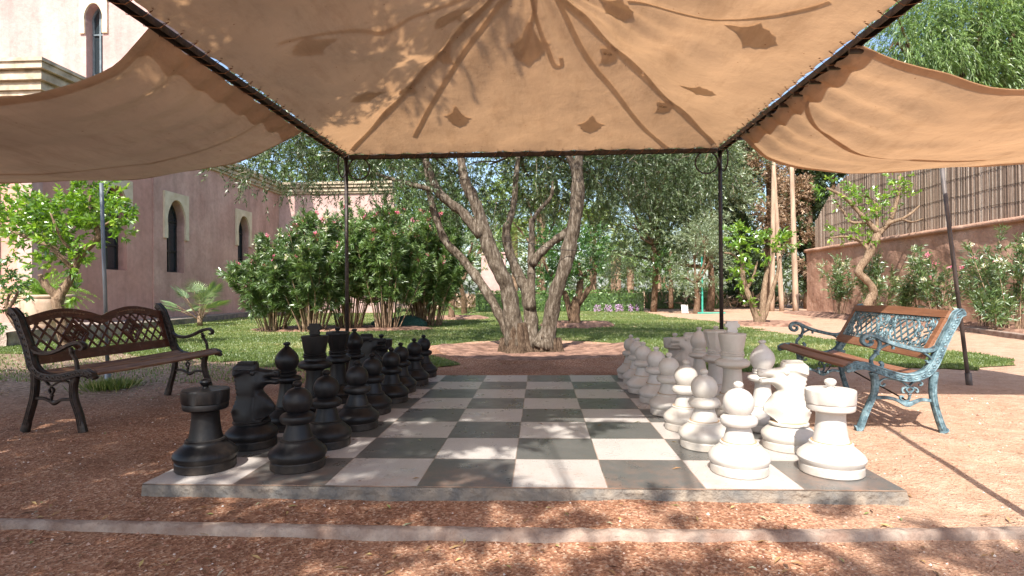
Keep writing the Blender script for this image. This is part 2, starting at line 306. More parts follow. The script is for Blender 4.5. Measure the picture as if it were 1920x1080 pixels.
def m_lawn():
    m, nt, b = mat('lawn_soil'); v = coords(nt)
    c = ramp(nt, noise_(nt, v, 6, 7, .7), [(.3, (.07, .11, .025)), (.5, (.14, .18, .05)), (.68, (.30, .27, .13))])
    c = mix(nt, ramp(nt, noise_(nt, v, .9, 5), [(.55, 0), (.75, .7)]), c, (.28, .22, .11))
    nt.links.new(c, b.inputs['Base Color']); b.inputs['Roughness'].default_value = .95; b.inputs['Specular IOR Level'].default_value = .1
    bump(nt, b, noise_(nt, v, 60, 5), 1, .03); return m
M['lawn'] = m_lawn()
def m_glass():
    m, nt, b = mat('window_glass'); b.inputs['Base Color'].default_value = (.02, .03, .035, 1); b.inputs['Roughness'].default_value = .04
    b.inputs['Specular IOR Level'].default_value = 1.0; v = coords(nt); bump(nt, b, noise_(nt, v, 2.5, 2), .15, .05); return m
M['glass'] = m_glass()
def m_mosaic():
    m, nt, b = mat('blue_mosaic'); v = coords(nt); vo = N(nt, 'ShaderNodeTexVoronoi', feature='F1'); vo.inputs['Scale'].default_value = 16; nt.links.new(v, vo.inputs['Vector'])
    nt.links.new(ramp(nt, vo.outputs['Distance'], [(.2, (.10, .11, .20)), (.42, (.5, .42, .4)), (.6, (.22, .12, .12))]), b.inputs['Base Color'])
    b.inputs['Roughness'].default_value = .4; return m
M['mosaic'] = m_mosaic()

# ---------------------------------------------------------------- mesh helpers
def tag(o, label=None, cat=None, group=None, kind=None):
    if label: o['label'] = label
    if cat: o['category'] = cat
    if group: o['group'] = group
    if kind: o['kind'] = kind
    return o
def empty(name, loc, label, cat, group=None, rz=0):
    o = bpy.data.objects.new(name, None); COL.objects.link(o); o.location = loc; o.rotation_euler = (0, 0, rz)
    o.empty_display_size = .1
    return tag(o, label, cat, group)
class MB:
    def __init__(s): s.v = []; s.f = []; s.rnd = None
    def add(s, vs, fs):
        n = len(s.v); s.v += [tuple(v) for v in vs]; s.f += [tuple(i + n for i in f) for f in fs]
    def box(s, c, d, rot=None):
        x, y, z = d[0] / 2, d[1] / 2, d[2] / 2
        vs = [Vector(p) for p in ((-x, -y, -z), (x, -y, -z), (x, y, -z), (-x, y, -z), (-x, -y, z), (x, -y, z), (x, y, z), (-x, y, z))]
        if rot is not None: vs = [rot @ v for v in vs]
        s.add([v + Vector(c) for v in vs], [(0, 3, 2, 1), (4, 5, 6, 7), (0, 1, 5, 4), (1, 2, 6, 5), (2, 3, 7, 6), (3, 0, 4, 7)])
    def beam(s, a, b, w, h, up=(0, 0, 1)):
        a, b = Vector(a), Vector(b); d = (b - a); L = d.length; d.normalize(); u = Vector(up)
        sd = d.cross(u).normalized(); u = sd.cross(d); R = Matrix((sd, d, u)).transposed()
        s.box((a + b) / 2, (w, L, h), R)
    def tube(s, pts, r, seg=8, cap=True, flat=None, jitter=0):
        pts = [Vector(p) for p in pts]; n = len(pts)
        rs = r if hasattr(r, '__len__') else [r] * n
        up = Vector((.13, .21, .97)); base = len(s.v); vs = []; pu = None
        for i, p in enumerate(pts):
            d = (pts[min(i + 1, n - 1)] - pts[max(i - 1, 0)])
            if d.length < 1e-9: d = Vector((0, 0, 1))
            d.normalize()
            a = (pu - d * pu.dot(d)) if pu is not None else (flat - d * flat.dot(d) if flat is not None else d.cross(up))
            if a.length < 1e-4: a = d.cross(Vector((1, 0, 0)))
            a.normalize(); b = d.cross(a); pu = a
            for k in range(seg):
                t = 2 * math.pi * k / seg; rr = rs[i] * (1 + (random.uniform(-jitter, jitter) if jitter else 0))
                vs.append(p + a * math.cos(t) * rr + b * math.sin(t) * rr)
        fs = []
        for i in range(n - 1):
            for k in range(seg):
                q = (k + 1) % seg; fs.append((i * seg + k, i * seg + q, (i + 1) * seg + q, (i + 1) * seg + k))
        if cap: fs += [tuple(range(seg - 1, -1, -1)), tuple((n - 1) * seg + k for k in range(seg))]
        s.add(vs, fs)
    def ribbon(s, pts, nrm, w, t):
        """flat bar of width w (in the plane normal to nrm) and thickness t (along nrm) swept along pts"""
        pts = [Vector(p) for p in pts]; nrm = Vector(nrm).normalized(); n = len(pts); ws = w if hasattr(w, '__len__') else [w] * n
        vs = []
        for i, p in enumerate(pts):
            d = (pts[min(i + 1, n - 1)] - pts[max(i - 1, 0)]).normalized(); sd = d.cross(nrm).normalized() * ws[i] / 2; q = nrm * t / 2
            e = sd * .62; qq = q * .55
            vs += [p - sd - qq, p - e - q, p + e - q, p + sd - qq, p + sd + qq, p + e + q, p - e + q, p - sd + qq]
        fs = []
        for i in range(n - 1):
            for k in range(8):
                q2 = (k + 1) % 8; fs.append((i * 8 + k, i * 8 + q2, (i + 1) * 8 + q2, (i + 1) * 8 + k))
        fs += [tuple(range(7, -1, -1)), tuple((n - 1) * 8 + k for k in range(8))]
        s.add(vs, fs)
    def lathe(s, prof, seg=40, c=(0, 0, 0)):
        vs = []; c = Vector(c)
        for r, z in prof:
            for k in range(seg):
                t = 2 * math.pi * k / seg; vs.append(c + Vector((r * math.cos(t), r * math.sin(t), z)))
        fs = []
        for i in range(len(prof) - 1):
            for k in range(seg):
                q = (k + 1) % seg; fs.append((i * seg + k, i * seg + q, (i + 1) * seg + q, (i + 1) * seg + k))
        fs += [tuple(range(seg - 1, -1, -1)), tuple((len(prof) - 1) * seg + k for k in range(seg))]
        s.add(vs, fs)
    def sphere(s, c, r, sc=(1, 1, 1), seg=16, rings=10):
        prof = [(max(1e-4, math.sin(math.pi * i / rings)), -math.cos(math.pi * i / rings)) for i in range(rings + 1)]
        m2 = MB(); m2.lathe(prof, seg)
        s.add([Vector(c) + Vector((v[0] * r * sc[0], v[1] * r * sc[1], v[2] * r * sc[2])) for v in m2.v], m2.f)
    def build(s, name, material, parent=None, smooth=False, world=False, auto=None):
        me = bpy.data.meshes.new(name); me.from_pydata([tuple(v) for v in s.v], [], s.f); me.validate(); me.update()
        me.materials.append(material)
        if smooth or auto:
            me.polygons.foreach_set('use_smooth', [True] * len(me.polygons))
        if auto: 
            try: me.set_sharp_from_angle(angle=R_(auto))
            except Exception: pass
        if s.rnd is not None and len(s.rnd) == len(me.vertices):
            at_ = me.attributes.new('rnd', 'FLOAT', 'POINT'); at_.data.foreach_set('value', np.array(s.rnd, dtype=np.float32))
        o = bpy.data.objects.new(name, me); COL.objects.link(o)
        if parent is not None:
            o.parent = parent
            if world:
                o.matrix_parent_inverse = (Matrix.Translation(parent.location) @ parent.rotation_euler.to_matrix().to_4x4()).inverted()
        return o
def smooth_path(pts, k=6):
    pts = [Vector(p) for p in pts]
    if len(pts) < 3: return pts
    out = []
    P = [2 * pts[0] - pts[1]] + pts + [2 * pts[-1] - pts[-2]]
    for i in range(1, len(P) - 2):
        for j in range(k):
            t = j / k; a, b, c, d = P[i - 1], P[i], P[i + 1], P[i + 2]
            out.append(.5 * ((2 * b) + (c - a) * t + (2 * a - 5 * b + 4 * c - d) * t * t + (3 * b - a - 3 * c + d) * t ** 3))
    out.append(pts[-1]); return out
def interp(vals, k):
    o = []
    for i in range(len(vals) - 1): o += [vals[i] + (vals[i + 1] - vals[i]) * j / k for j in range(k)]
    return o + [vals[-1]]
def quadmesh(name, V, material, parent=None, rnd=None):
    """V: (n,4,3) leaf quads"""
    n = len(V); me = bpy.data.meshes.new(name)
    me.vertices.add(n * 4); me.vertices.foreach_set('co', V.astype(np.float32).ravel())
    me.loops.add(n * 4); me.loops.foreach_set('vertex_index', np.arange(n * 4, dtype=np.int32))
    me.polygons.add(n); me.polygons.foreach_set('loop_start', np.arange(0, n * 4, 4, dtype=np.int32))
    me.polygons.foreach_set('loop_total', np.full(n, 4, dtype=np.int32)); me.update(calc_edges=True)
    if rnd is None: rnd = RNG.random(n)
    a = me.attributes.new('rnd', 'FLOAT', 'POINT'); a.data.foreach_set('value', np.repeat(rnd, 4).astype(np.float32))
    me.materials.append(material); o = bpy.data.objects.new(name, me); COL.objects.link(o)
    if parent is not None:
        o.parent = parent; o.matrix_parent_inverse = (Matrix.Translation(parent.location) @ parent.rotation_euler.to_matrix().to_4x4()).inverted()
    return o
def unit(a): return a / (np.linalg.norm(a, axis=-1, keepdims=True) + 1e-9)
def rdir(n): return unit(RNG.normal(size=(n, 3)))
def leafquads(p, d, L, W, droop=0.0):
    n = len(p); d = unit(d); s = unit(np.cross(d, rdir(n))); L = np.asarray(L).reshape(-1, 1) * RNG.uniform(.7, 1.2, (n, 1)); W = W * RNG.uniform(.75, 1.2, (n, 1))
    nn = np.cross(d, s); mid = p + d * L * .45 + nn * L * .06; tip = p + d * L; tip[:, 2] -= droop * L[:, 0]
    return np.stack([p, mid + s * W / 2, tip, mid - s * W / 2], 1)
def twigleaves(c, d, tl, n, L, W, spread=.9, droop=0.0, bend=0.0):
    """c: twig origins (m,3), d: directions; n leaves each"""
    m = len(c); d = unit(d); t = RNG.random((m, n, 1)); tl_ = tl * RNG.uniform(.6, 1.3, (m, 1, 1))
    p = c[:, None, :] + d[:, None, :] * t * tl_; p[:, :, 2] -= (bend * t[:, :, 0] ** 2) * tl_[:, :, 0]
    p = p.reshape(-1, 3); dd = unit(np.repeat(d, n, 0) + spread * rdir(m * n))
    return leafquads(p, dd, L, W, droop), np.repeat(RNG.random(m), n) * .6 + RNG.random(m * n) * .4
def lobes(specs, n, shell=.55):
    """random points in ellipsoids: spec (x,y,z,rx,ry,rz)"""
    vol = np.array([s[3] * s[4] * s[5] for s in specs]) ** .8; k = RNG.choice(len(specs), n, p=vol / vol.sum()); S = np.array(specs)[k]
    r = RNG.uniform(shell ** 3, 1, n) ** (1 / 3); dr = rdir(n); p = S[:, :3] + dr * S[:, 3:6] * r[:, None]
    w = np.sin(p[:, 0] * 3.1 + 1.3 * np.sin(p[:, 2] * 2.7)) + np.sin(p[:, 1] * 2.9 + p[:, 2] * 3.3) + np.sin(p[:, 2] * 4.1 + p[:, 0] * 1.7)
    keep = w > RNG.uniform(-1.9, .6, n); return p[keep], dr[keep]
def limbs_to(mb, start, specs, r0, sub=3):
    for s in specs:
        a = Vector(start); c = Vector(s[:3]); mid = (a + c) / 2 + Vector((random.uniform(-.2, .2), random.uniform(-.2, .2), -.1))
        path = smooth_path([a, mid, c], 4); mb.tube(path, [r0 * (1 - .6 * i / (len(path) - 1)) for i in range(len(path))], 6)
        for k in range(sub):
            e = c + Vector((random.uniform(-1, 1) * s[3], random.uniform(-1, 1) * s[4], random.uniform(-.7, .9) * s[5])) * .8
            mb.tube(smooth_path([path[-3], (c + e) / 2 + Vector((0, 0, .08)), e], 3), [r0 * .38, r0 * .3, r0 * .26, r0 * .22, r0 * .18, r0 * .13, r0 * .08], 5)
def tree(name, label, cat, base, specs, leaf, bark, nt, nl, L, W, trunk=None, r0=.1, group=None, droop=0, tw=.3, bend=0, spread=.9, shell=.5, sub=3):
    e = empty(name, base, label, cat, group); mb = MB()
    if trunk is None:
        tp = Vector(specs[0][:3]) * .5 + Vector(base) * .5; tp.x = base[0] + random.uniform(-.1, .1)
        path = smooth_path([Vector(base) - Vector((0, 0, .05)), (Vector(base) + tp) / 2 + Vector((.06, 0, 0)), tp], 5)
        mb.tube(path, [r0 * (1.25 - .5 * i / len(path)) for i in range(len(path))], 9); limbs_to(mb, tp, specs, r0 * .6, sub)
    else: trunk(mb)
    mb.build('trunk', bark, e, True, True)
    c, d = lobes(specs, nt, shell); dd = unit(d + .8 * rdir(len(c)))
    V, r = twigleaves(c, dd, tw, nl, L, W, spread, droop, bend); quadmesh('crown', V, leaf, e, r); return e

# ================================================================ GROUND
def undul(x, y):
    return .010 * noise.noise(Vector((x * .9, y * .9, 0))) + .006 * noise.noise(Vector((x * 3.1, y * 3.1, 4))) + .0035 * noise.noise(Vector((x * 9, y * 9, 7)))
def gz(x, y):
    z = GZ + undul(x, y)
    if y < -.3: z -= .014 * min(1, (-.3 - y) / .08)
    d = math.hypot(x - .02, (y - 5.95) * 1.0)
    if d < 1.9: z += .045 * math.exp(-((d - 1.45) / .16) ** 2) - .05 * (1 if d < 1.1 else max(0, (1.45 - d) / .35)) * (1 if y > 5.2 else .5)
    return z
xs = np.concatenate([np.linspace(-70, -9, 30), np.linspace(-8.8, -4, 40), np.linspace(-3.9, 4, 170), np.linspace(4.1, 9, 40), np.linspace(9.3, 80, 30)])
ys = np.concatenate([np.linspace(-12, -1.6, 14), np.linspace(-1.5, 3.2, 130), np.linspace(3.24, 8, 90), np.linspace(8.1, 20, 70), np.linspace(20.5, 140, 40)])
mb = MB(); nx = len(xs)
vs = [(x, y, gz(x, y)) for y in ys for x in xs]
mb.add(vs, [(j * nx + i, j * nx + i + 1, (j + 1) * nx + i + 1, (j + 1) * nx + i) for j in range(len(ys) - 1) for i in range(nx - 1)])
tag(mb.build('ground', M['gravel'], smooth=True), kind='structure')
# lawn
lawn2 = [(gnd(*p).x, gnd(*p).y) for p in ((1905, 682), (1800, 692), (1560, 690), (1430, 696), (1300, 694), (1200, 688), (1165, 676))]
lawn2 += [(1.75, 5.9), (1.5, 6.9), (.8, 7.5), (-.1, 7.7), (-1.0, 7.4), (-1.6, 6.7), (-1.75, 5.9), (-1.55, 5.2)]
lawn2 += [(gnd(*p).x, gnd(*p).y) for p in ((850, 680), (820, 696), (760, 699), (640, 698), (520, 692), (430, 682), (330, 668), (200, 664), (0, 664))]
lawn2 += [(-9.0, 6.7), (-9.5, 10), (-9.9, 12), (-10.6, 17), (-9, 27), (-1, 30), (4.5, 29)]
lawn2 += [(gnd(*p).x, gnd(*p).y) for p in ((1245, 594), (1340, 603), (1400, 614), (1470, 628), (1640, 645), (1880, 668))]
def densify(poly, k=9, jit=.09):
    out = []
    for i in range(len(poly)):
        a = np.array(poly[i]); b = np.array(poly[(i + 1) % len(poly)]); m = max(1, min(k, int(np.linalg.norm(b - a) / .25)))
        for j in range(m): out.append(tuple(a + (b - a) * j / m + RNG.normal(0, jit, 2)))
    return out
lawn2 = densify(lawn2)
def inpoly(P, poly):
    x, y = P[:, 0], P[:, 1]; c = np.zeros(len(P), bool); n = len(poly); j = n - 1
    for i in range(n):
        xi, yi = poly[i]; xj, yj = poly[j]
        m = ((yi > y) != (yj > y)) & (x < (xj - xi) * (y - yi) / (yj - yi + 1e-12) + xi); c ^= m; j = i
    return c
bm = bmesh.new(); 
bmv = [bm.verts.new((x, y, 0)) for x, y in lawn2]; bm.faces.new(bmv); bmesh.ops.triangulate(bm, faces=bm.faces)
for _ in range(3): bmesh.ops.subdivide_edges(bm, edges=[e for e in bm.edges if e.calc_length() > .5], cuts=1); bmesh.ops.triangulate(bm, faces=bm.faces)
for v in bm.verts: v.co.z = gz(v.co.x, v.co.y) + .008
me = bpy.data.meshes.new('lawn'); bm.to_mesh(me); bm.free(); me.materials.append(M['lawn'])
lo = bpy.data.objects.new('lawn', me); COL.objects.link(lo); tag(lo, kind='structure')
def grass_blades(name, label, poly, n, hmin, hmax, w, lim=None, xr=None, yr=None, power=1.6):
    a = np.array(poly); x0, y0 = a.min(0); x1, y1 = a.max(0)
    u = RNG.random(n * 3); d0, d1 = max(y0, 3.0) + 2.4, y1 + 2.4
    # density falls with distance
    y = (d0 ** (1 - power) + u * (d1 ** (1 - power) - d0 ** (1 - power))) ** (1 / (1 - power)) - 2.4
    half = (y + 2.6) * .98; x = RNG.uniform(-1, 1, n * 3) * half + .1
    P = np.stack([x, y], 1); P = P[inpoly(P, poly)][:n]
    wv = np.sin(P[:, 0] * 1.9 + np.sin(P[:, 1] * 1.3)) + np.sin(P[:, 1] * 2.3 + P[:, 0] * .7)
    P = P[wv > RNG.uniform(-3.0, -.6, len(P))]
    z = np.array([gz(px, py) for px, py in P]) + .006; b = np.column_stack([P, z]); m = len(b)
    sc = 1 + (P[:, 1] / 14); h = RNG.uniform(hmin, hmax, m) * (1 + .15 * (sc - 1)); lean = RNG.normal(0, .35, (m, 2)) * h[:, None]; ang = RNG.uniform(0, math.pi, m)
    s = np.column_stack([np.cos(ang), np.sin(ang), np.zeros(m)]) * (w * sc)[:, None] / 2
    mid = b + np.column_stack([lean * .35, h * .6]); tip = b + np.column_stack([lean, h])
    V = np.stack([b - s, b + s, mid + s * .8, tip], 1); rn = np.clip(.45 * RNG.random(m) + .16 * (np.sin(P[:, 0] * 1.7 + 1.5 * np.sin(P[:, 1] * 1.1)) + np.sin(P[:, 1] * 2.6 + P[:, 0] * .9) + 1.6) + .12 * np.sin(P[:, 0] * 7 + 3 * np.sin(P[:, 1] * 5)), 0, 1)
    return tag(quadmesh(name, V, M['grass'], None, rn), label, 'grass', kind='stuff')
grass_blades('grass', 'short green lawn grass around the olive tree', lawn2, 210000, .014, .032, .0075)
# grass tuft by the left pole
tc = gnd(205, 730); n = 900; a = RNG.normal(0, .085, (n, 2)); b = np.column_stack([a + np.array([tc.x, tc.y]), np.full(n, GZ)])
d = np.column_stack([a * 3 + RNG.normal(0, .3, (n, 2)), np.ones(n)])
tag(quadmesh('grass_tuft', leafquads(b, d, .10, .008), M['grass']), 'bright green grass tuft at the foot of the left grey pole', 'grass tuft')
grass_blades('grass', 'thin patchy grass on the dry soil behind the dark bench', [(-8.5, 3.6), (-2.2, 2.7), (-1.9, 4.3), (-4, 5.2), (-8.5, 6.4)], 5000, .015, .04, .008)
# soil mounds round trees and beds
def mound(name, cx, cy, rx, ry, h, rim=.5):
    mb = MB(); n, k = 48, 9; vs = []
    for i in range(k + 1):
        t = i / k
        for j in range(n):
            a = 2 * math.pi * j / n; rr = t * (1 + .07 * math.sin(3 * a + cx) + .05 * math.sin(7 * a + cy))
            x = cx + rx * rr * math.cos(a); y = cy + ry * rr * math.sin(a)
            z = gz(x, y) + .012 + h * (math.exp(-((t - .75) / .17) ** 2) + (.25 if t < .75 else 0)) * (1 if t < 1 else 0) + .02 * noise.noise(Vector((x * 5, y * 5, 1)))
            if i == k: z = gz(x, y) - .02
            vs.append((x, y, z))
    fs = [(i * n + j, (i + 1) * n + j, (i + 1) * n + (j + 1) % n, i * n + (j + 1) % n) for i in range(k) for j in range(n)]
    mb.add(vs, [tuple(reversed(f)) for f in fs]); mb.build(name, M['soil'], smooth=True)['kind'] = 'structure'
c1 = gnd(1080, 612); mound('soil_bed', c1.x, c1.y, .95, .9, .10)
c2 = gnd(848, 597); mound('soil_bed', c2.x, c2.y, 1.3, 1.2, .06)
c3 = gnd(1425, 609); mound('soil_bed', c3.x + .3, c3.y, 1.0, .7, .07)
mound('soil_bed', -4.6, 10.9, 2.3, .9, .05); mound('soil_bed', .02, 5.95, 1.5, 1.35, .05)
mound('soil_bed', 9.3, 11.2, .75, 8.5, .10)
# ================================================================ BOARD
e = empty('chessboard', (0, 1.6, 0), 'giant tiled black and white chessboard on a low concrete slab', 'chessboard')
mb = MB(); n = 160
def ring(x0, x1, y0, y1, z, jit, seed):
    out = []
    for (ax, ay, bx, by) in ((x0, y0, x1, y0), (x1, y0, x1, y1), (x1, y1, x0, y1), (x0, y1, x0, y0)):
        for j in range(n):
            t = j / n; x = ax + (bx - ax) * t; y = ay + (by - ay) * t; q = noise.noise(Vector((x * 7, y * 7, seed))) * jit + noise.noise(Vector((x * 30, y * 30, seed))) * jit * .4
            out.append((x + (q if ax == bx else 0), y + (q if ay == by else 0), z))
    return out
rings = [ring(-1.600, 1.600, 0.000, 3.200, -.0045, .0, 0), ring(-1.600, 1.600, 0.000, 3.200, -.006, .0, 0), ring(-1.600, 1.600, -.002, 3.202, -.018, .008, 1), ring(-1.602, 1.602, -.004, 3.204, -.036, .014, 2), ring(-1.606, 1.606, -.008, 3.206, -.10, .016, 3)]
for r in rings: mb.v += r
L = 4 * n
mb.f = [(i * L + j, (i + 1) * L + j, (i + 1) * L + (j + 1) % L, i * L + (j + 1) % L) for i in range(4) for j in range(L)] + [tuple(range(L))]
mb.build('slab', M['concrete'], e, False, True)
mb = MB(); mb.box((0, 1.6, -.003), (3.2, 3.2, .006)); mb.build('tile_surface', M['board'], e, False, True)
# front kerb: a slightly wavy half-buried concrete edging
mb = MB(); K = 150; vs = []
ka = [(-3.2, -.28), (-1.9, -.31), (0, -.335), (1.0, -.32), (1.87, -.27), (3.4, -.17)]
kp = smooth_path([Vector((x, y, 0)) for x, y in ka], 40)
for i, p in enumerate(kp):
    w = .030 + .005 * noise.noise(Vector((p.x * 5, 0, 3))); q = noise.noise(Vector((p.x * 11, 2, 5))) * .006; q2 = noise.noise(Vector((p.x * 17, 5, 1))) * .005
    vs += [(p.x, p.y + w + q, -.09), (p.x, p.y + w + q, -.046 + q2), (p.x, p.y + w * .5, -.037 + q2), (p.x, p.y - w * .6 + q, -.036 + q), (p.x, p.y - w + q, -.043 + q2), (p.x, p.y - w - .004 + q2, -.12)]
fs = [(i * 6 + k, (i + 1) * 6 + k, (i + 1) * 6 + k + 1, i * 6 + k + 1) for i in range(len(kp) - 1) for k in range(5)]
mb.add(vs, [tuple(reversed(f)) for f in fs])
tag(mb.build('kerb', M['kerb'], smooth=True), kind='structure')
# loose pebbles and fallen leaves
def scatter(n, xr, yr, skip=True):
    P = np.column_stack([RNG.uniform(*xr, n), RNG.uniform(*yr, n)])
    if skip: P = P[~((abs(P[:, 0]) < 1.62) & (P[:, 1] > -.02) & (P[:, 1] < 3.22))]
    return P
mb = MB(); rn = []
for x, y in scatter(9000, (-3.6, 3.6), (-1.3, 3.4)):
    s = random.uniform(.0025, .0065) * (1.9 if random.random() < .04 else 1); z = gz(x, y); a = random.random() * 6.3
    c, q = math.cos(a) * s, math.sin(a) * s
    mb.add([(x + c, y + q, z), (x - q, y + c, z), (x - c, y - q, z), (x + q, y - c, z), (x + random.uniform(-.3, .3) * s, y, z + s * .9)], [(0, 1, 4), (1, 2, 4), (2, 3, 4), (3, 0, 4)]); rn += [random.random()] * 5
mb.rnd = rn; tag(mb.build('pebbles', M['pebble']), 'loose red grit and small stones on the ground', 'grit', kind='stuff')
P = np.vstack([scatter(420, (-3.4, 3.4), (-1.2, 0)), scatter(330, (-6, 5), (-.2, 8)), np.column_stack([RNG.uniform(-1.2, 1.2, 26), RNG.uniform(.05, 3.1, 26)]), np.column_stack([RNG.uniform(-7, -2.6, 1800), RNG.uniform(2.2, 6.2, 1800)]), np.column_stack([RNG.normal(0, 1.3, 260), RNG.normal(5.4, .7, 260)])])
z = np.array([(.003 if (abs(x) < 1.6 and 0 < y < 3.2) else gz(x, y) + .004) for x, y in P]); b = np.column_stack([P, z]); ang = RNG.uniform(0, 6.3, len(P))
d = np.column_stack([np.cos(ang), np.sin(ang), RNG.uniform(.0, .25, len(P))]); s = np.column_stack([-np.sin(ang), np.cos(ang), RNG.uniform(-.3, .3, len(P))])
Ls = RNG.uniform(.02, .055, (len(P), 1)); mid = b + d * Ls * .5 + np.array([0, 0, .004]); V = np.stack([b, mid + s * .005, b + d * Ls, mid - s * .005], 1)
tag(quadmesh('fallen_leaves', V, M['fallen']), 'dry fallen leaves scattered over gravel and board', 'fallen leaves', kind='stuff')

# ================================================================ CHESS PIECES
def base_prof(R, ledge, seam):
    return [(R * .93, 0), (R * .955, .004), (R * .955, .036), (R * .93, .041), (R * .945, .045), (R, .056), (R * 1.02, .068), (R * .985, .081), (R * .90, .092), (R * .80, .104), (R * .70, .114), (R * .66, .121), (ledge + .006, .125), (ledge + .006, .133), (ledge, .137), (seam, .138)]
PR = {}
PR['pawn'] = base_prof(.130, .076, .069) + [(.064, .155), (.057, .178), (.0515, .196), (.050, .203), (.060, .207), (.072, .211), (.0795, .221), (.081, .231), (.078, .242), (.068, .251), (.054, .256), (.048, .259), (.054, .266), (.062, .280), (.0668, .298), (.0672, .314), (.063, .332), (.055, .347), (.043, .360), (.028, .368), (.016, .372), (.0135, .376), (.018, .381), (.0215, .387), (.0215, .393), (.017, .400), (.009, .404), (.001, .405)]
PR['rook'] = base_prof(.138, .083, .075) + [(.069, .165), (.064, .20), (.0605, .235), (.060, .258), (.062, .266), (.072, .270), (.092, .276), (.098, .281), (.0995, .288), (.0995, .303), (.0985, .306), (.1015, .309), (.1035, .313), (.1045, .36), (.104, .366), (.100, .369), (.045, .372), (.016, .374), (.0125, .379), (.013, .383), (.019, .388), (.0235, .395), (.0255, .402), (.0225, .410), (.013, .416), (.001, .418)]
PR['bishop'] = base_prof(.128, .073, .064) + [(.057, .17), (.049, .21), (.0435, .25), (.043, .272), (.052, .277), (.070, .282), (.080, .290), (.083, .299), (.080, .309), (.068, .316), (.050, .321), (.050, .326), (.056, .329), (.057, .334), (.050, .338), (.055, .342), (.056, .348), (.048, .352), (.050, .358), (.058, .370), (.066, .388), (.0695, .407), (.068, .424), (.060, .445), (.046, .464), (.030, .480), (.018, .491), (.013, .496), (.013, .500), (.019, .504), (.0225, .510), (.020, .517), (.011, .521), (.001, .522)]
PR['king'] = base_prof(.138, .082, .073) + [(.067, .18), (.060, .23), (.0575, .28), (.058, .301), (.075, .307), (.098, .315), (.109, .326), (.111, .338), (.107, .350), (.094, .360), (.074, .366), (.071, .372), (.072, .384), (.078, .388), (.079, .394), (.072, .398), (.074, .402), (.0745, .410), (.069, .414), (.070, .420), (.0885, .520), (.0885, .527), (.086, .530), (.034, .534), (.031, .540), (.001, .541)]
PR['queen'] = base_prof(.134, .078, .070) + [(.064, .17), (.057, .22), (.0545, .26), (.055, .286), (.070, .292), (.088, .300), (.096, .310), (.097, .322), (.092, .332), (.078, .340), (.062, .346), (.060, .354), (.066, .359), (.067, .365), (.060, .369), (.064, .373), (.064, .380), (.058, .384), (.060, .392)]
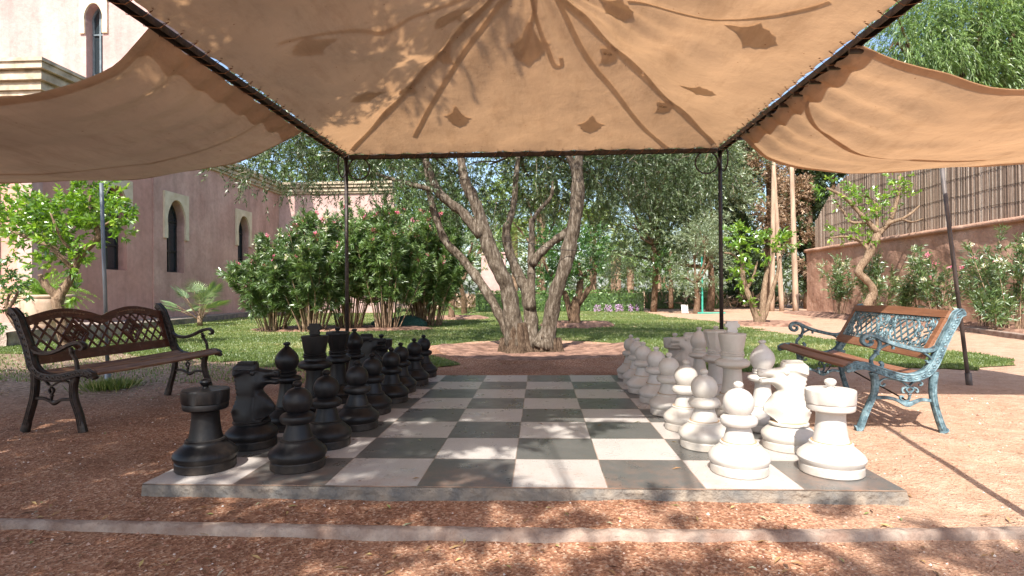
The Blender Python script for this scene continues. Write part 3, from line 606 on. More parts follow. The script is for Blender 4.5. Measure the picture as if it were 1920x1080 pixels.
def knight_mesh(mb):
    T = [(540, 365), (615, 362), (690, 362), (715, 378), (742, 402), (738, 450), (722, 478), (727, 500), (716, 516), (722, 533), (710, 548), (716, 565), (704, 580), (710, 597), (700, 612), (708, 630), (703, 645), (714, 660), (712, 676), (725, 690), (722, 706), (737, 720), (734, 734), (750, 748), (735, 768), (712, 792), (690, 834), (600, 836), (495, 835), (470, 792), (435, 765), (405, 742), (402, 712), (410, 690), (440, 650), (475, 615), (503, 588), (508, 572), (490, 552), (468, 537), (430, 531), (395, 536), (376, 533), (370, 512), (378, 494), (420, 489), (456, 484), (420, 481), (378, 482), (364, 470), (361, 445), (363, 424), (378, 414), (420, 421), (460, 419), (500, 412), (535, 405)]
    pts = [((585 - x) * .000677 + .004, .445 - (y - 362) * .000677) for x, y in T]
    def half(x, z):
        def L(t, a, b): t = min(1, max(0, t)); t = t * t * (3 - 2 * t); return a + (b - a) * t
        b = L((z - .15) / .13, .070, .046) if z < .28 else L((z - .28) / .10, .046, .036)
        if z > .275: b = L((x - .02) / .11, b, .024)
        if z > .405: b = min(b, .030)
        if z < .30: b = L((x - .03) / .09, b, .018) if z > .15 else b
        return b
    # polygon inset rings
    def area(p): return sum(p[i][0] * p[(i + 1) % len(p)][1] - p[(i + 1) % len(p)][0] * p[i][1] for i in range(len(p))) / 2
    if area(pts) < 0: pts.reverse()
    bd = []
    for i in range(len(pts)):
        a, b = Vector(pts[i]), Vector(pts[(i + 1) % len(pts)]); m = max(1, int((b - a).length / .006)); bd += [a.lerp(b, k / m) for k in range(m)]
    segs = [(np.array(pts[i]), np.array(pts[(i + 1) % len(pts)])) for i in range(len(pts))]
    def dist(p):
        dm = 9
        for a, b in segs:
            t = np.clip(np.dot(p - a, b - a) / np.dot(b - a, b - a), 0, 1); dm = min(dm, np.linalg.norm(p - a - t * (b - a)))
        return dm
    G_ = np.array([(x + (.0025 if r % 2 else 0), z) for r, z in enumerate(np.arange(.12, .45, .0048)) for x in np.arange(-.13, .17, .0052)])
    G_ = G_[inpoly(G_, pts)]; G_ = [Vector(g) for g in G_ if dist(g) > .0028]
    V0, _, F0, _, _, _ = delaunay_2d_cdt([Vector(p) for p in bd] + G_, [], [list(range(len(bd)))], 1, 1e-6)
    vs = []; nb = len(V0)
    def sm(t): t = min(1, max(0, t)); return t * t * (3 - 2 * t)
    for v in V0:
        p = np.array((v.x, v.y)); dm = dist(p); X, Z = v.x, v.y
        k = min(1, dm / .022); h = half(X, Z); q = .30 + .70 * math.sin(k * math.pi / 2) ** .7
        rnd_ = math.sqrt(max(.10, 1 - (X / .108) ** 2)); q = rnd_ + (q - rnd_) * sm((Z - .165) / .05)
        ck = math.exp(-(((X - .055) / .035) ** 2 + ((Z - .345) / .036) ** 2)) * .010
        ear = math.exp(-(((X + .065) / .035) ** 2 + ((Z - .388 - (X + .065) * .35) / .010) ** 2)) * .016
        br = math.exp(-(((X - .03) / .05) ** 2 + ((Z - .402) / .007) ** 2)) * .006
        ch = -.006 * math.exp(-(((X - .03) / .004) ** 2)) * (1 if .19 < Z < .27 else 0)
        vs.append((X, max(.004, h * q + ck + ear + br + ch * .5), Z))
    fr = [list(f) for f in F0]
    V2 = [(x, y, z) for x, y, z in vs] + [(x, -y, z) for x, y, z in vs]
    fs = [tuple(reversed(f)) for f in fr] + [tuple(i + nb for i in f) for f in fr]
    cnt = {}
    for f in fr:
        for a, b in zip(f, f[1:] + f[:1]): cnt[(a, b)] = 1
    for (a, b) in cnt:
        if (b, a) not in cnt: fs.append((a, b, b + nb, a + nb))
    mb.add(V2, fs)
    for s in (1, -1):
        mb.sphere((.022, s * .036, .392), .0150, (1, .6, 1), 14, 8); mb.sphere((.138, s * .022, .397), .0080, (1, .6, 1), 10, 6)
    for i in range(5): mb.box((-.022, 0, .4315 + i * .0042), (.098 - i * .003, .052 - (i % 2) * .008, .0040))
def piece_meshes(kind):
    """-> dict part -> MB"""
    P = {}; mb = MB(); seg = 56
    if kind == 'knight':
        mb.lathe(base_prof(.132, .090, .080) + [(.079, .139)], seg); k = MB(); knight_mesh(k); P['horse_head'] = k
    elif kind == 'queen':
        mb.lathe(PR['queen'] + [(.061, .396), (.001, .397)], seg)
        c = MB(); prof = [(.060, .395), (.087, .500), (.091, .508), (.090, .520), (.082, .526), (.030, .527), (.001, .528)]; c.lathe(prof, 9)
        c.lathe([(.013, .526), (.012, .533), (.019, .539), (.0205, .546), (.016, .553), (.001, .556)], 18); P['crown'] = c
    elif kind == 'king':
        mb.lathe(PR['king'], seg); c = MB()
        o = [(-.030, .538), (.030, .538), (.036, .548), (.028, .560), (.030, .566), (.046, .572), (.048, .588), (.038, .596), (.034, .600), (.036, .611), (-.036, .611), (-.034, .600), (-.038, .596), (-.048, .588), (-.046, .572), (-.030, .566), (-.028, .560), (-.036, .548)]
        n = len(o); c.add([(x, -.018, z) for x, z in o] + [(x, .018, z) for x, z in o], [tuple(range(n)), tuple(range(2 * n - 1, n - 1, -1))] + [(i, n + i, n + (i + 1) % n, (i + 1) % n) for i in range(n)]); P['cross'] = c
    elif kind == 'rook':
        pr = PR['rook']; i0 = next(i for i, p in enumerate(pr) if p[1] >= .309 and p[0] > .1)
        mb.lathe(pr, 72)
        # shallow crenel recesses round the crown
        vs = []
        for (x, y, z) in mb.v:
            if .311 < z < .3685:
                a = math.degrees(math.atan2(y, x)) % 60
                if 22 < a < 38: r = math.hypot(x, y); x, y = x * (r - .003) / r, y * (r - .003) / r
            vs.append((x, y, z))
        mb.v = vs
    else: mb.lathe(PR[kind], seg)
    P['body'] = mb; s = MB(); pr = {'pawn': .0755, 'rook': .0825, 'bishop': .0725, 'king': .0815, 'queen': .0775, 'knight': .0875}[kind]
    s.lathe([(pr - .012, .1365), (pr, .1368), (pr, .1392), (pr - .012, .1396)], 48); P['seam_line'] = s
    return P
PM = {}
for k in ('pawn', 'rook', 'knight', 'bishop', 'queen', 'king'):
    for colr in ('white', 'black'):
        PM[k, colr] = None
def make_piece(kind, colr, x, y, rz, label):
    grp = colr + ' chess pieces lined up on the board'
    e = empty(colr + '_' + kind, (x, y, .001), label, 'chess piece', colr + ' ' + kind + 's on the chessboard', rz)
    if PM[kind, colr] is None:
        d = {}
        for pn, m_ in piece_meshes(kind).items():
            mt = M[colr + '_piece'] if pn != 'seam_line' else (M['seam'] if colr == 'white' else M['seam_dark'])
            o = m_.build(pn, mt, e, auto=30 if pn in ('horse_head',) else (None if pn == 'crown' else 32))
            if pn in ('cross',):
                bv = o.modifiers.new('bevel', 'BEVEL'); bv.width = .003 if pn == 'cross' else .0015; bv.segments = 2; bv.angle_limit = R_(40)
            d[pn] = o
        PM[kind, colr] = d
    else:
        for pn, o in PM[kind, colr].items():
            c = o.copy(); COL.objects.link(c); c.parent = e
    return e
def sq(c, r): return ((c - 4) * .4, r * .4)
nth = ['nearest', 'second', 'third', 'fourth', 'fifth', 'sixth', 'seventh', 'farthest']
wp = [(6.53, .58), (6.44, 1.62), (6.45, 2.6), (6.43, 3.62), (6.43, 4.66), (6.37, 5.66), (6.42, 6.66), (6.42, 7.56)]
bp = [(1.44, .64), (1.43, 1.58), (1.52, 2.6), (1.44, 3.66), (1.5, 4.68), (1.43, 5.7), (1.49, 6.72), (1.48, 7.8)]
lab_p = ['nearest the camera on the front edge of the board', 'second from the camera in the pawn file', 'third from the camera, level with the near bishop', 'fourth from the camera, beside the king',
         'fifth from the camera, beside the queen', 'sixth from the camera, level with the far bishop', 'second to last, level with the far knight', 'last of its file at the far board edge']
for i, (c, r) in enumerate(wp): make_piece('pawn', 'white', *sq(c, r), random.uniform(0, 6), ('speckled white pawn ' if i == 0 else 'white pawn ') + lab_p[i])
for i, (c, r) in enumerate(bp): make_piece('pawn', 'black', *sq(c, r), random.uniform(0, 6), 'black pawn ' + lab_p[i])
wb_ = [('rook', 7.55, .60, 0, 'sunlit white rook on the near corner of the board'), ('knight', 7.50, 1.58, 180, 'white knight facing left just behind the near white rook'), ('bishop', 7.56, 2.6, 0, 'white bishop partly hidden by the near white knight'),
       ('king', 7.46, 3.62, -6, 'tall white king with cross finial, sun patch on its shaft'), ('queen', 7.5, 4.62, 10, 'white queen with faceted crown behind the white king'), ('bishop', 7.47, 5.62, 0, 'far white bishop standing behind the white queen'),
       ('knight', 7.5, 6.62, 180, 'far white knight half hidden by the far white bishop'), ('rook', 7.45, 7.62, 0, 'far white rook on the back corner of the board')]
bb_ = [('rook', .36, .58, 0, 'black rook on the near left corner of the board'), ('knight', .42, 1.55, 0, 'black knight facing right just behind the near black rook'), ('bishop', .47, 2.52, 0, 'near black bishop between black knight and black king'),
       ('king', .52, 3.48, 6, 'tall black king with worn cross finial'), ('queen', .5, 4.62, 20, 'black queen with faceted crown right of the black king'), ('bishop', .5, 5.6, 0, 'far black bishop behind the black queen'),
       ('knight', .5, 6.6, 0, 'far black knight beyond the far black bishop'), ('rook', .5, 7.6, 0, 'far black rook on the back left corner')]
for k, c, r, rz, lb in wb_: make_piece(k, 'white', *sq(c, r), R_(rz), lb)
for k, c, r, rz, lb in bb_: make_piece(k, 'black', *sq(c, r), R_(rz), lb)

# ================================================================ BENCHES
PROF = dict(
 band=[(.599, .732), (.562, .712), (.538, .66), (.514, .617), (.486, .554), (.457, .482), (.428, .415), (.386, .362), (.311, .333), (.241, .336), (.171, .357), (.101, .382), (.044, .401), (-.008, .399), (-.041, .387), (-.064, .362)],
 arm=[(.448, .516), (.411, .497), (.359, .497), (.289, .512), (.219, .531), (.145, .56), (.107, .58), (.07, .59), (.041, .58), (.029, .556), (.041, .534), (.064, .527), (.083, .541), (.079, .561), (.06, .563)],
 sup=[(.114, .57), (.13, .541), (.125, .507), (.111, .478), (.082, .444), (.082, .411), (.105, .386), (.134, .391), (.143, .411), (.129, .425)],
 leaf=[(.128, .507), (.154, .522), (.182, .534), (.205, .522), (.203, .502)],
 brk=[(.35, .495), (.383, .478), (.41, .454), (.415, .432), (.396, .425), (.389, .437)],
 legf=[(.089, .362), (.099, .323), (.101, .281), (.094, .23), (.071, .175), (.043, .107), (.022, .048), (.008, .012), (-.012, .004)],
 legr=[(.435, .369), (.428, .315), (.424, .251), (.431, .184), (.447, .117), (.47, .041), (.486, .003)],
 st=[(.105, .205), (.166, .207), (.215, .196), (.247, .18), (.284, .167), (.325, .184), (.362, .197), (.42, .192)],
 o1=[(.285, .281), (.257, .302), (.224, .315), (.167, .323), (.134, .31), (.125, .291), (.138, .279), (.154, .283), (.152, .293)],
 o2=[(.297, .285), (.318, .304), (.347, .31), (.365, .298), (.359, .285), (.349, .287)],
 o3=[(.293, .274), (.275, .26), (.293, .239), (.316, .26), (.293, .274)],
 o4=[(.277, .272), (.256, .264), (.254, .243), (.264, .239)], o5=[(.314, .272), (.336, .264), (.34, .247), (.33, .243)],
 stem=[(.295, .239), (.295, .213), (.284, .19), (.26, .188), (.241, .205), (.248, .217), (.26, .213)])
PROF2 = dict(
 band=[(.515, .775), (.500, .768), (.462, .725), (.433, .654), (.399, .569), (.374, .484), (.355, .418), (.306, .367), (.227, .348), (.149, .352), (.081, .367), (.012, .381), (-.036, .373), (-.072, .345)],
 legr=[(.35, .409), (.345, .315), (.355, .221), (.385, .117), (.42, .003)], legf=[(.066, .352), (.081, .277), (.071, .202), (.038, .109), (.014, .003)],
 arm=[(.379, .541), (.325, .508), (.246, .503), (.178, .522), (.109, .554), (.041, .57), (.007, .554), (.007, .531), (.031, .529)],
 sup=[(.099, .54), (.09, .503), (.061, .456), (.051, .399)], st=[(.345, .216), (.287, .216), (.238, .197), (.208, .188), (.159, .21), (.075, .207)],
 o1=[(.276, .329), (.237, .296), (.178, .320), (.12, .324), (.095, .296)], o3=[(.232, .287), (.247, .268), (.23, .244), (.216, .268), (.232, .287)], stem=[(.23, .244), (.233, .202)],
 brk=[(.33, .512), (.355, .49), (.362, .462)])
def bench(name, label, loc, rz, sg, prof, iron, LB):
    """local: x = sg*depth (front->rear), y along the length, z up"""
    e = empty(name, loc, label, 'bench', None, rz)
    V = lambda s, z, y: Vector((sg * s, y, z))
    for fy in (0, LB):
        q = lambda k, n=5: smooth_path([V(s, z, fy) for s, z in prof[k]], n)
        f = MB(); nv = (0, 1, 0)
        p = q('band', 6); L_ = len(p); f.ribbon(p, nv, [.040 + .010 * math.sin(math.pi * min(1, i / (L_ * .9))) if i < L_ - 5 else .046 - .006 * (i - L_ + 5) for i in range(L_)], .045)
        # raised rims and running scroll relief on both faces
        for s_ in (-1, 1):
            for off in (-.019, .019):
                rim = []
                for i in range(1, L_ - 3):
                    d = (p[i + 1] - p[i - 1]).normalized(); sd = d.cross(Vector(nv)); rim.append(p[i] + sd * off + Vector((0, s_ * .023, 0)))
                f.tube(rim, .0050, 5)
            acc = 0
            for i in range(2, L_ - 4):
                acc += (p[i] - p[i - 1]).length
                if acc > .034:
                    acc = 0; d = (p[i + 1] - p[i - 1]).normalized(); sd = d.cross(Vector(nv)); sp = []
                    for k in range(10):
                        a = k * .62; r = .0125 * (1 - k / 14); sp.append(p[i] + (d * math.cos(a) + sd * math.sin(a)) * r + Vector((0, s_ * .023, 0)))
                    f.tube(sp, .0042, 5)
        fr = f.build('end_frame', iron, e, auto=45)
        a = MB(); pa = q('arm', 5); a.ribbon(pa, nv, [.026 if i < len(pa) * .55 else .026 - .012 * (i / len(pa) - .55) / .45 for i in range(len(pa))], .040)
        for k, w in (('sup', .020), ('leaf', .014), ('brk', .013)):
            if k in prof: pp = q(k, 4); a.ribbon(pp, nv, w, .024)
        ss = prof['sup'][3 if len(prof['sup']) > 6 else 1]
        for dz in (-.006, .004, .014): a.sphere(V(ss[0] - dz * .3, ss[1] + dz, fy), .017, (1, 1, .32), 12, 6)
        a.build('armrest', iron, e, auto=45)
        for k in ('legf', 'legr'):
            l = MB(); pp = q(k, 5); l.ribbon(pp, nv, [.046 - .010 * math.sin(math.pi * i / len(pp)) + (.010 if i > len(pp) - 4 else 0) for i in range(len(pp))], .038)
            for off in (-.012, 0, .012):
                for s_ in (-1, 1): l.tube([pt + Vector((off * sg, s_ * .0195, 0)) for pt in pp[2:-2]], .0028, 4)
            l.build('leg', iron, e, auto=45)
        t = MB(); pp = q('st', 5); t.ribbon(pp, nv, [.020 + .012 * math.exp(-((i / len(pp) - .55) / .1) ** 2) for i in range(len(pp))], .022)
        for k in ('o1', 'o2', 'o3', 'o4', 'o5', 'stem'):
            if k in prof: t.ribbon(q(k, 4), nv, .0105, .018)
        t.sphere(V(prof['stem'][0][0], prof['stem'][0][1] - .012, fy), .012, (1, 1, .8), 10, 6)
        t.build('scroll_stretcher', iron, e, auto=45)
    return e, V
def follow(prof, s_list):
    b = prof['band']; out = []
    return b
def slat_positions(prof, n, s0, s1):
    """points just above the band between depths s0..s1 with slope"""
    b = smooth_path([Vector((s, z, 0)) for s, z in prof['band'] if z < .45], 8); b.sort(key=lambda v: v.x); o = []
    for i in range(n):
        s = s0 + (s1 - s0) * i / (n - 1); j = min(range(len(b)), key=lambda k: abs(b[k].x - s)); j = max(1, min(len(b) - 2, j))
        d = (b[j + 1] - b[j - 1]).normalized(); nrm = Vector((-d.y, d.x, 0)); o.append((b[j] + nrm * .012, d))
    return o
def add_slats(e, V, sg, prof, n, s0, s1, LB, m, name='seat_slat', w=.052, inset=.018):
    for p, d in slat_positions(prof, n, s0, s1):
        mb = MB(); K = 12; nrm = Vector((-d.y, d.x, 0)); vs = []
        cs = [(-w / 2, -.007), (w / 2, -.007), (w / 2, .006), (w / 2 - .004, .010), (-w / 2 + .004, .010), (-w / 2, .006)]
        for i in range(K + 1):
            y = inset + (LB - 2 * inset) * i / K; sag = -.006 * math.sin(math.pi * i / K)
            for a, b in cs:
                q = p + d * a + nrm * b; vs.append((sg * q.x, y, q.y + sag))
        mb.v = vs; c = 6
        mb.f = [(i * c + k, i * c + (k + 1) % c, (i + 1) * c + (k + 1) % c, (i + 1) * c + k) for i in range(K) for k in range(c)] + [tuple(range(c)), tuple(K * c + k for k in range(c))]
        mb.build(name, m, e)
# back plane frame of reference: bottom B0 -> top B1 (depth,z)
def back_helpers(V, B0, B1, LB):
    d = Vector((B1[0] - B0[0], B1[1] - B0[1])); H = d.length; d.normalize()
    nrm_l = Vector((-d.y, d.x))
    def bp_(u, t, o=0): # u 0..LB, t height along the back, o offset towards the sitter
        return V(B0[0] + d.x * t + nrm_l.x * o, B0[1] + d.y * t + nrm_l.y * o, u)
    return bp_, H
def plank(mb, bp_, poly, o0, o1):
    n = len(poly); mb.add([bp_(u, t, o0) for u, t in poly] + [bp_(u, t, o1) for u, t in poly], [tuple(range(n)), tuple(range(2 * n - 1, n - 1, -1))] + [(i, n + i, n + (i + 1) % n, (i + 1) % n) for i in range(n)])
# ---- right bench (teal)
LBR = 1.30
eR, V = bench('garden_bench', 'bench with blue green cast iron ends and orange wood seat', (2.07, 1.235, GZ), R_(-5.2), 1, PROF, M['teal'], LBR)
add_slats(eR, V, 1, PROF, 6, -.035, .345, LBR, M['orange_wood'], w=.058)
bp_, H = back_helpers(V, (.392, .44), (.552, .735), LBR)
mb = MB(); plank(mb, bp_, [(.02, 0), (LBR - .02, 0), (LBR - .02, .062), (.02, .062)], -.002, .020); mb.build('lower_rail', M['orange_wood'], eR)
mb = MB(); plank(mb, bp_, [(.02, H - .055), (LBR - .02, H - .055), (LBR - .02, H - .008), (LBR / 2, H + .006), (.02, H - .008)], -.002, .020); mb.build('top_rail', M['orange_wood'], eR)
for u0 in (.02, LBR - .062):
    mb = MB(); plank(mb, bp_, [(u0, .064), (u0 + .042, .064), (u0 + .042, H - .057), (u0, H - .057)], -.002, .018); mb.build('back_stile', M['orange_wood'], eR)
mb = MB(); T0, T1 = .066, H - .059; U0, U1 = .066, LBR - .066; tm = (T0 + T1) / 2; hh = (T1 - T0) / 2
nrm = (bp_(0, 0, 1) - bp_(0, 0, 0)).normalized()
def rb(pts, w=.008, t=.010): mb.ribbon([bp_(u, tt, .008) for u, tt in pts], nrm, w, t)
rb([(U0, T0), (U1, T0)], .010); rb([(U0, T1), (U1, T1)], .010); rb([(U0, T0), (U0, T1)], .010); rb([(U1, T0), (U1, T1)], .010)
def spiral(cu, ct, r, a0, turns=1.3, w=.007, sgn=1, n=22):
    rb([(cu + r * (1 - .72 * i / n) * math.cos(a0 + sgn * turns * 2 * math.pi * i / n), ct + r * (1 - .72 * i / n) * math.sin(a0 + sgn * turns * 2 * math.pi * i / n)) for i in range(n + 1)], w)
LW = U1 - U0
for cu in (U0 + LW * .285, U0 + LW * .715):
    ru, rt = .155, hh * .80
    rb([(cu + ru * math.copysign(abs(math.cos(a)) ** .75, math.cos(a)), tm + rt * math.copysign(abs(math.sin(a)) ** .75, math.sin(a))) for a in [2 * math.pi * i / 40 for i in range(41)]], .013, .014)
    for off in np.linspace(-.21, .21, 6):
        for sgn in (1, -1):
            pts = []
            for i in range(31):
                t = -rt + 2 * rt * i / 30; u = off + sgn * t * 1.1
                if (abs(u) / ru) ** 2.6 + (abs(t) / rt) ** 2.6 < .93: pts.append((cu + u, tm + t))
            if len(pts) > 2: rb([pts[0], pts[-1]], .015, .006 if sgn > 0 else .009)
    for i in range(26):
        a = 2 * math.pi * i / 26; q = bp_(cu + (ru + .014) * math.cos(a), min(T1 - .004, max(T0 + .004, tm + (rt + .012) * math.sin(a))), .010); mb.sphere(q, .0065, (1, 1, 1), 7, 5)
for cu, sg2 in ((U0 + .135, 1), (U1 - .135, -1), (U0 + LW / 2 + .085, 1), (U0 + LW / 2 - .085, -1)):
    for tt, s3 in ((tm + hh * .62, 1), (tm - hh * .62, -1)): spiral(cu - .035 * sg2, tt, .036, math.pi * (sg2 > 0), 1.3, .008, s3 * sg2); spiral(cu + .012 * sg2, tt * .35 + tm * .65, .024, 1, 1.2, .007, -s3, 14)
for cu, sg2 in ((U0 + .055, 1), (U1 - .055, -1), (U0 + LW / 2 - .045, -1), (U0 + LW / 2 + .045, 1)):
    spiral(cu, tm + hh * .45, .046, math.pi / 2 * sg2, 1.4, .009, sg2); spiral(cu, tm - hh * .45, .046, -math.pi / 2 * sg2, 1.4, .009, -sg2)
    rb([(cu + .03 * sg2, T0), (cu - .02 * sg2, tm - .03), (cu - .02 * sg2, tm + .03), (cu + .03 * sg2, T1)], .009)
    rb([(cu - .045 * sg2, tm), (cu, tm + .012), (cu + .045 * sg2, tm)], .009)
for cu in (U0 + LW * .285, U0 + LW * .715, U0 + LW * .5):
    for k in (-.19, -.15, -.10, .10, .15, .19):
        if abs(cu - (U0 + LW * .5)) < .01 and abs(k) > .12: continue
        spiral(cu + k, T1 - .022, .017, 0, 1.2, .006, 1, 12); spiral(cu + k, T0 + .022, .017, 2, 1.2, .006, -1, 12)
for i in range(34):
    u = U0 + LW * (i + .5) / 34
    for tt in (T0 + .006, T1 - .006): mb.sphere(bp_(u, tt, .010), .0055, (1, 1, 1), 6, 4)
mb.build('lattice_back', M['teal'], eR, auto=50)
mb = MB(); mb.tube([V(.30, .18, .01), V(.14, .335, LBR * .45)], .005, 6); mb.tube([V(.30, .18, LBR - .01), V(.14, .335, LBR * .55)], .005, 6); mb.build('brace_rod', M['bench_iron'], eR)
# ---- left bench (dark)
LBL = 1.30
eL, V = bench('garden_bench', 'dark bench with wavy carved wooden lattice back at the left of the board', (-2.75, 1.09, GZ), R_(-3.2), -1, PROF2, M['bench_iron'], LBL)
add_slats(eL, V, -1, PROF2, 6, -.04, .30, LBL, M['seat_wood'], w=.055)
bp_, H = back_helpers(V, (.372, .425), (.462, .725), LBL)
plankL = lambda poly, o0, o1, nm, m: (lambda mb: (plank(mb, bp_, poly, o0, o1), mb.build(nm, m, eL)))(MB())
plankL([(.02, 0), (LBL - .02, 0), (LBL - .02, .068), (.02, .068)], -.022, -.002, 'lower_rail', M['mahogany'])
for u0 in (.02, LBL - .065): plankL([(u0, .07), (u0 + .045, .07), (u0 + .045, H - .03), (u0, H - .03)], -.020, -.003, 'back_stile', M['mahogany'])
top = lambda u: H + .004 + .052 * abs(math.sin(2 * math.pi * (u - .02) / (LBL - .04))) ** 1.3 - .012 * math.exp(-((u - LBL / 2) / .05) ** 2)
us = np.linspace(.02, LBL - .02, 49)
mb = MB(); up = [(u, top(u)) for u in us]; dn = [(u, top(u) - .062) for u in us]; n = len(us)
for o0, o1 in ((-.024, -.0),):
    vs = [bp_(u, t, o0) for u, t in dn] + [bp_(u, t, o0) for u, t in up] + [bp_(u, t, o1) for u, t in dn] + [bp_(u, t, o1) for u, t in up]
    fs = []
    for i in range(n - 1): fs += [(i, i + 1, n + i + 1, n + i), (2 * n + i, 3 * n + i, 3 * n + i + 1, 2 * n + i + 1), (n + i, n + i + 1, 3 * n + i + 1, 3 * n + i), (i, 2 * n + i, 2 * n + i + 1, i + 1)]
    fs += [(0, n, 3 * n, 2 * n), (n - 1, 3 * n - 1, 4 * n - 1, 2 * n - 1)]
    mb.add(vs, fs)
mb.build('top_rail', M['mahogany'], eL)
nrm = (bp_(0, 0, 1) - bp_(0, 0, 0)).normalized()
for cu in (LBL * .27, LBL * .73):   # carved florets on the top rail, strung on an incised line
    mb = MB(); mb.ribbon([bp_(cu + k * .028, top(cu + k * .028) - .031, .0) for k in range(-5, 6)], nrm, .003, .004)
    for k in range(-5, 6):
        u = cu + k * .028; t = top(u) - .031
        for a in (.6, 2.5): mb.ribbon([bp_(u - .006 * math.cos(a), t - .006 * math.sin(a), .001), bp_(u + .011 * math.cos(a), t + .011 * math.sin(a), .001)], nrm, .005, .006)
    mb.build('carving', M['seat_wood'], eL)
mb = MB()
for layer, sgn in ((-.016, 1), (-.009, -1)):
    for off in np.arange(-.5, LBL + .5, .088):
        pts = []
        for i in range(61):
            t = .066 + .30 * i / 60; u = off + sgn * (t - .066) * .92
            if .06 < u < LBL - .06 and t < top(u) - .058: pts.append((u, t))
        if len(pts) > 3: mb.ribbon([bp_(*pts[0], layer), bp_(*pts[-1], layer)], nrm, .0165, .008)
mb.build('lattice', M['mahogany'], eL)
for cu in (LBL * .30, LBL * .70):
    mb = MB(); tm = .066 + .112; R0 = .100
    c = [(cu, tm - R0), (cu + R0, tm), (cu, tm + R0), (cu - R0, tm)]
    for i in range(4): mb.ribbon([bp_(*c[i], -.002), bp_(*c[(i + 1) % 4], -.002)], nrm, .022, .012)
    for k in (-.036, -.012, .012, .036):
        for sgn in (1, -1):
            a = R0 * .62; mb.ribbon([bp_(cu + k - a / 2 * 1, tm + sgn * (-k * 0) - a / 2 * sgn + k * sgn * -1, -.003), bp_(cu + k + a / 2, tm + a / 2 * sgn - k * sgn, -.003)], nrm, .012, .008)
    mb.build('diamond_panel', M['mahogany'], eL)

# ================================================================ PAVILION
XL, XR, YB, YF, HB = -1.82, 1.89, 3.30, -.52, 2.20
pv = empty('shade_pavilion', ((XL + XR) / 2, 1.5, GZ), 'black iron pavilion with a tan canvas pyramid canopy over the chessboard', 'canopy')
for (x, y) in ((XL, YB), (XR, YB), (XL, YF), (XR, YF)):
    mb = MB(); mb.tube([(x, y, GZ - .03), (x, y, HB - .02)], .0195, 10); mb.tube([(x, y, GZ - .03), (x, y, GZ + .03)], .03, 10)
    mb.build('post', M['iron'], pv, True, True)
def beamobj(a, b):
    mb = MB(); mb.beam(a, b, .045, .006); A, B = Vector(a), Vector(b)
    for s in (-.0225, .0225):
        d = (B - A).normalized().cross(Vector((0, 0, 1))) * s; mb.beam(A + d - Vector((0, 0, .018)), B + d - Vector((0, 0, .018)), .005, .036)
    mb.build('beam', M['iron'], pv, False, True)
beamobj((XL, YF, HB), (XL, YB, HB)); beamobj((XR, YF, HB), (XR, YB, HB)); beamobj((XL + .03, YB, HB - .002), (XR - .03, YB, HB - .002)); beamobj((XL + .03, YF, HB - .002), (XR - .03, YF, HB - .002))
def ringobj(c, axis):
    pts = []
    for i in range(37):
        a = 2 * math.pi * i / 36; q = Vector((math.cos(a), 0, math.sin(a))) if axis == 'y' else Vector((0, math.cos(a), math.sin(a))); pts.append(Vector(c) + q * .108)
    mb = MB(); mb.tube(pts, .0075, 7, False); mb.build('iron_ring', M['iron'], pv, True, True)
ringobj((XL + .13, YB, HB - .135), 'y'); ringobj((XR - .13, YB, HB - .135), 'y'); ringobj((XL, YB - .13, HB - .135), 'x'); ringobj((XR, YB - .13, HB - .135), 'x')
CXc, CYc, HA, HBh = (XL + XR) / 2, (YB + YF) / 2, (XR - XL) / 2 - .026, (YB - YF) / 2 - .02
def canz(x, y):
    u, v = (x - CXc) / HA, (y - CYc) / HBh; t = max(abs(u), abs(v)); s = min(abs(u), abs(v)) / (t + 1e-6); sgn = (u * v)
    lat = (u if abs(v) >= abs(u) else v) / (t + 1e-6)
    z = HB + .012 + .80 * (1 - t) - (.085 * math.sin(math.pi * min(1, t)) * (1 - s * s))
    side = abs(u) > abs(v)
    ang = math.atan2(v, u)
    fold = math.sin(ang * 22 + 1.2 * math.sin(ang * 5)) * .016 * max(0, 1 - t * 1.05) + math.sin(ang * 9 + 2 * math.sin(t * 3)) * .012 * math.sin(math.pi * t)
    # tension wrinkles starting at the hip patches
    if side: fold += .016 * math.sin((v * 1.2 + t * 4.2) * 5 + 1.5 * math.sin(v * 4 + u)) * math.sin(math.pi * t) ** .8
    else: fold += .005 * math.sin(lat * 13 + t * 6) * math.sin(math.pi * t)
    edge = max(0, t - .93) / .07
    scal = .012 * edge * abs(math.sin((y if side else x) * math.pi / .24))
    return z + fold * (1 - edge) - scal + .008 * noise.noise(Vector((x * 3, y * 3, 0))) + (.012 * abs(noise.noise(Vector((u * 3 + v * 1.5, v * 3 - u, 3)))) + .006 * abs(noise.noise(Vector((u * 8 + v * 5, v * 7 - u * 4, 5))))) * (1 - edge)
mb = MB(); n = 220
for j in range(n + 1):
    for i in range(n + 1):
        a, b = 2 * i / n - 1, 2 * j / n - 1; x, y = CXc + a * HA, CYc + b * HBh
        ex = .014 * abs(math.sin(y * math.pi / .12)) if abs(a) > .999 else 0; ey = .010 * abs(math.sin(x * math.pi / .16)) if abs(b) > .999 else 0
        mb.v.append((x - math.copysign(ex, a), y - math.copysign(ey, b), canz(x, y)))
mb.f = [(j * (n + 1) + i, j * (n + 1) + i + 1, (j + 1) * (n + 1) + i + 1, (j + 1) * (n + 1) + i) for j in range(n) for i in range(n)]
canopy = mb.build('canopy_cloth', M['fabric'], pv, True, True)
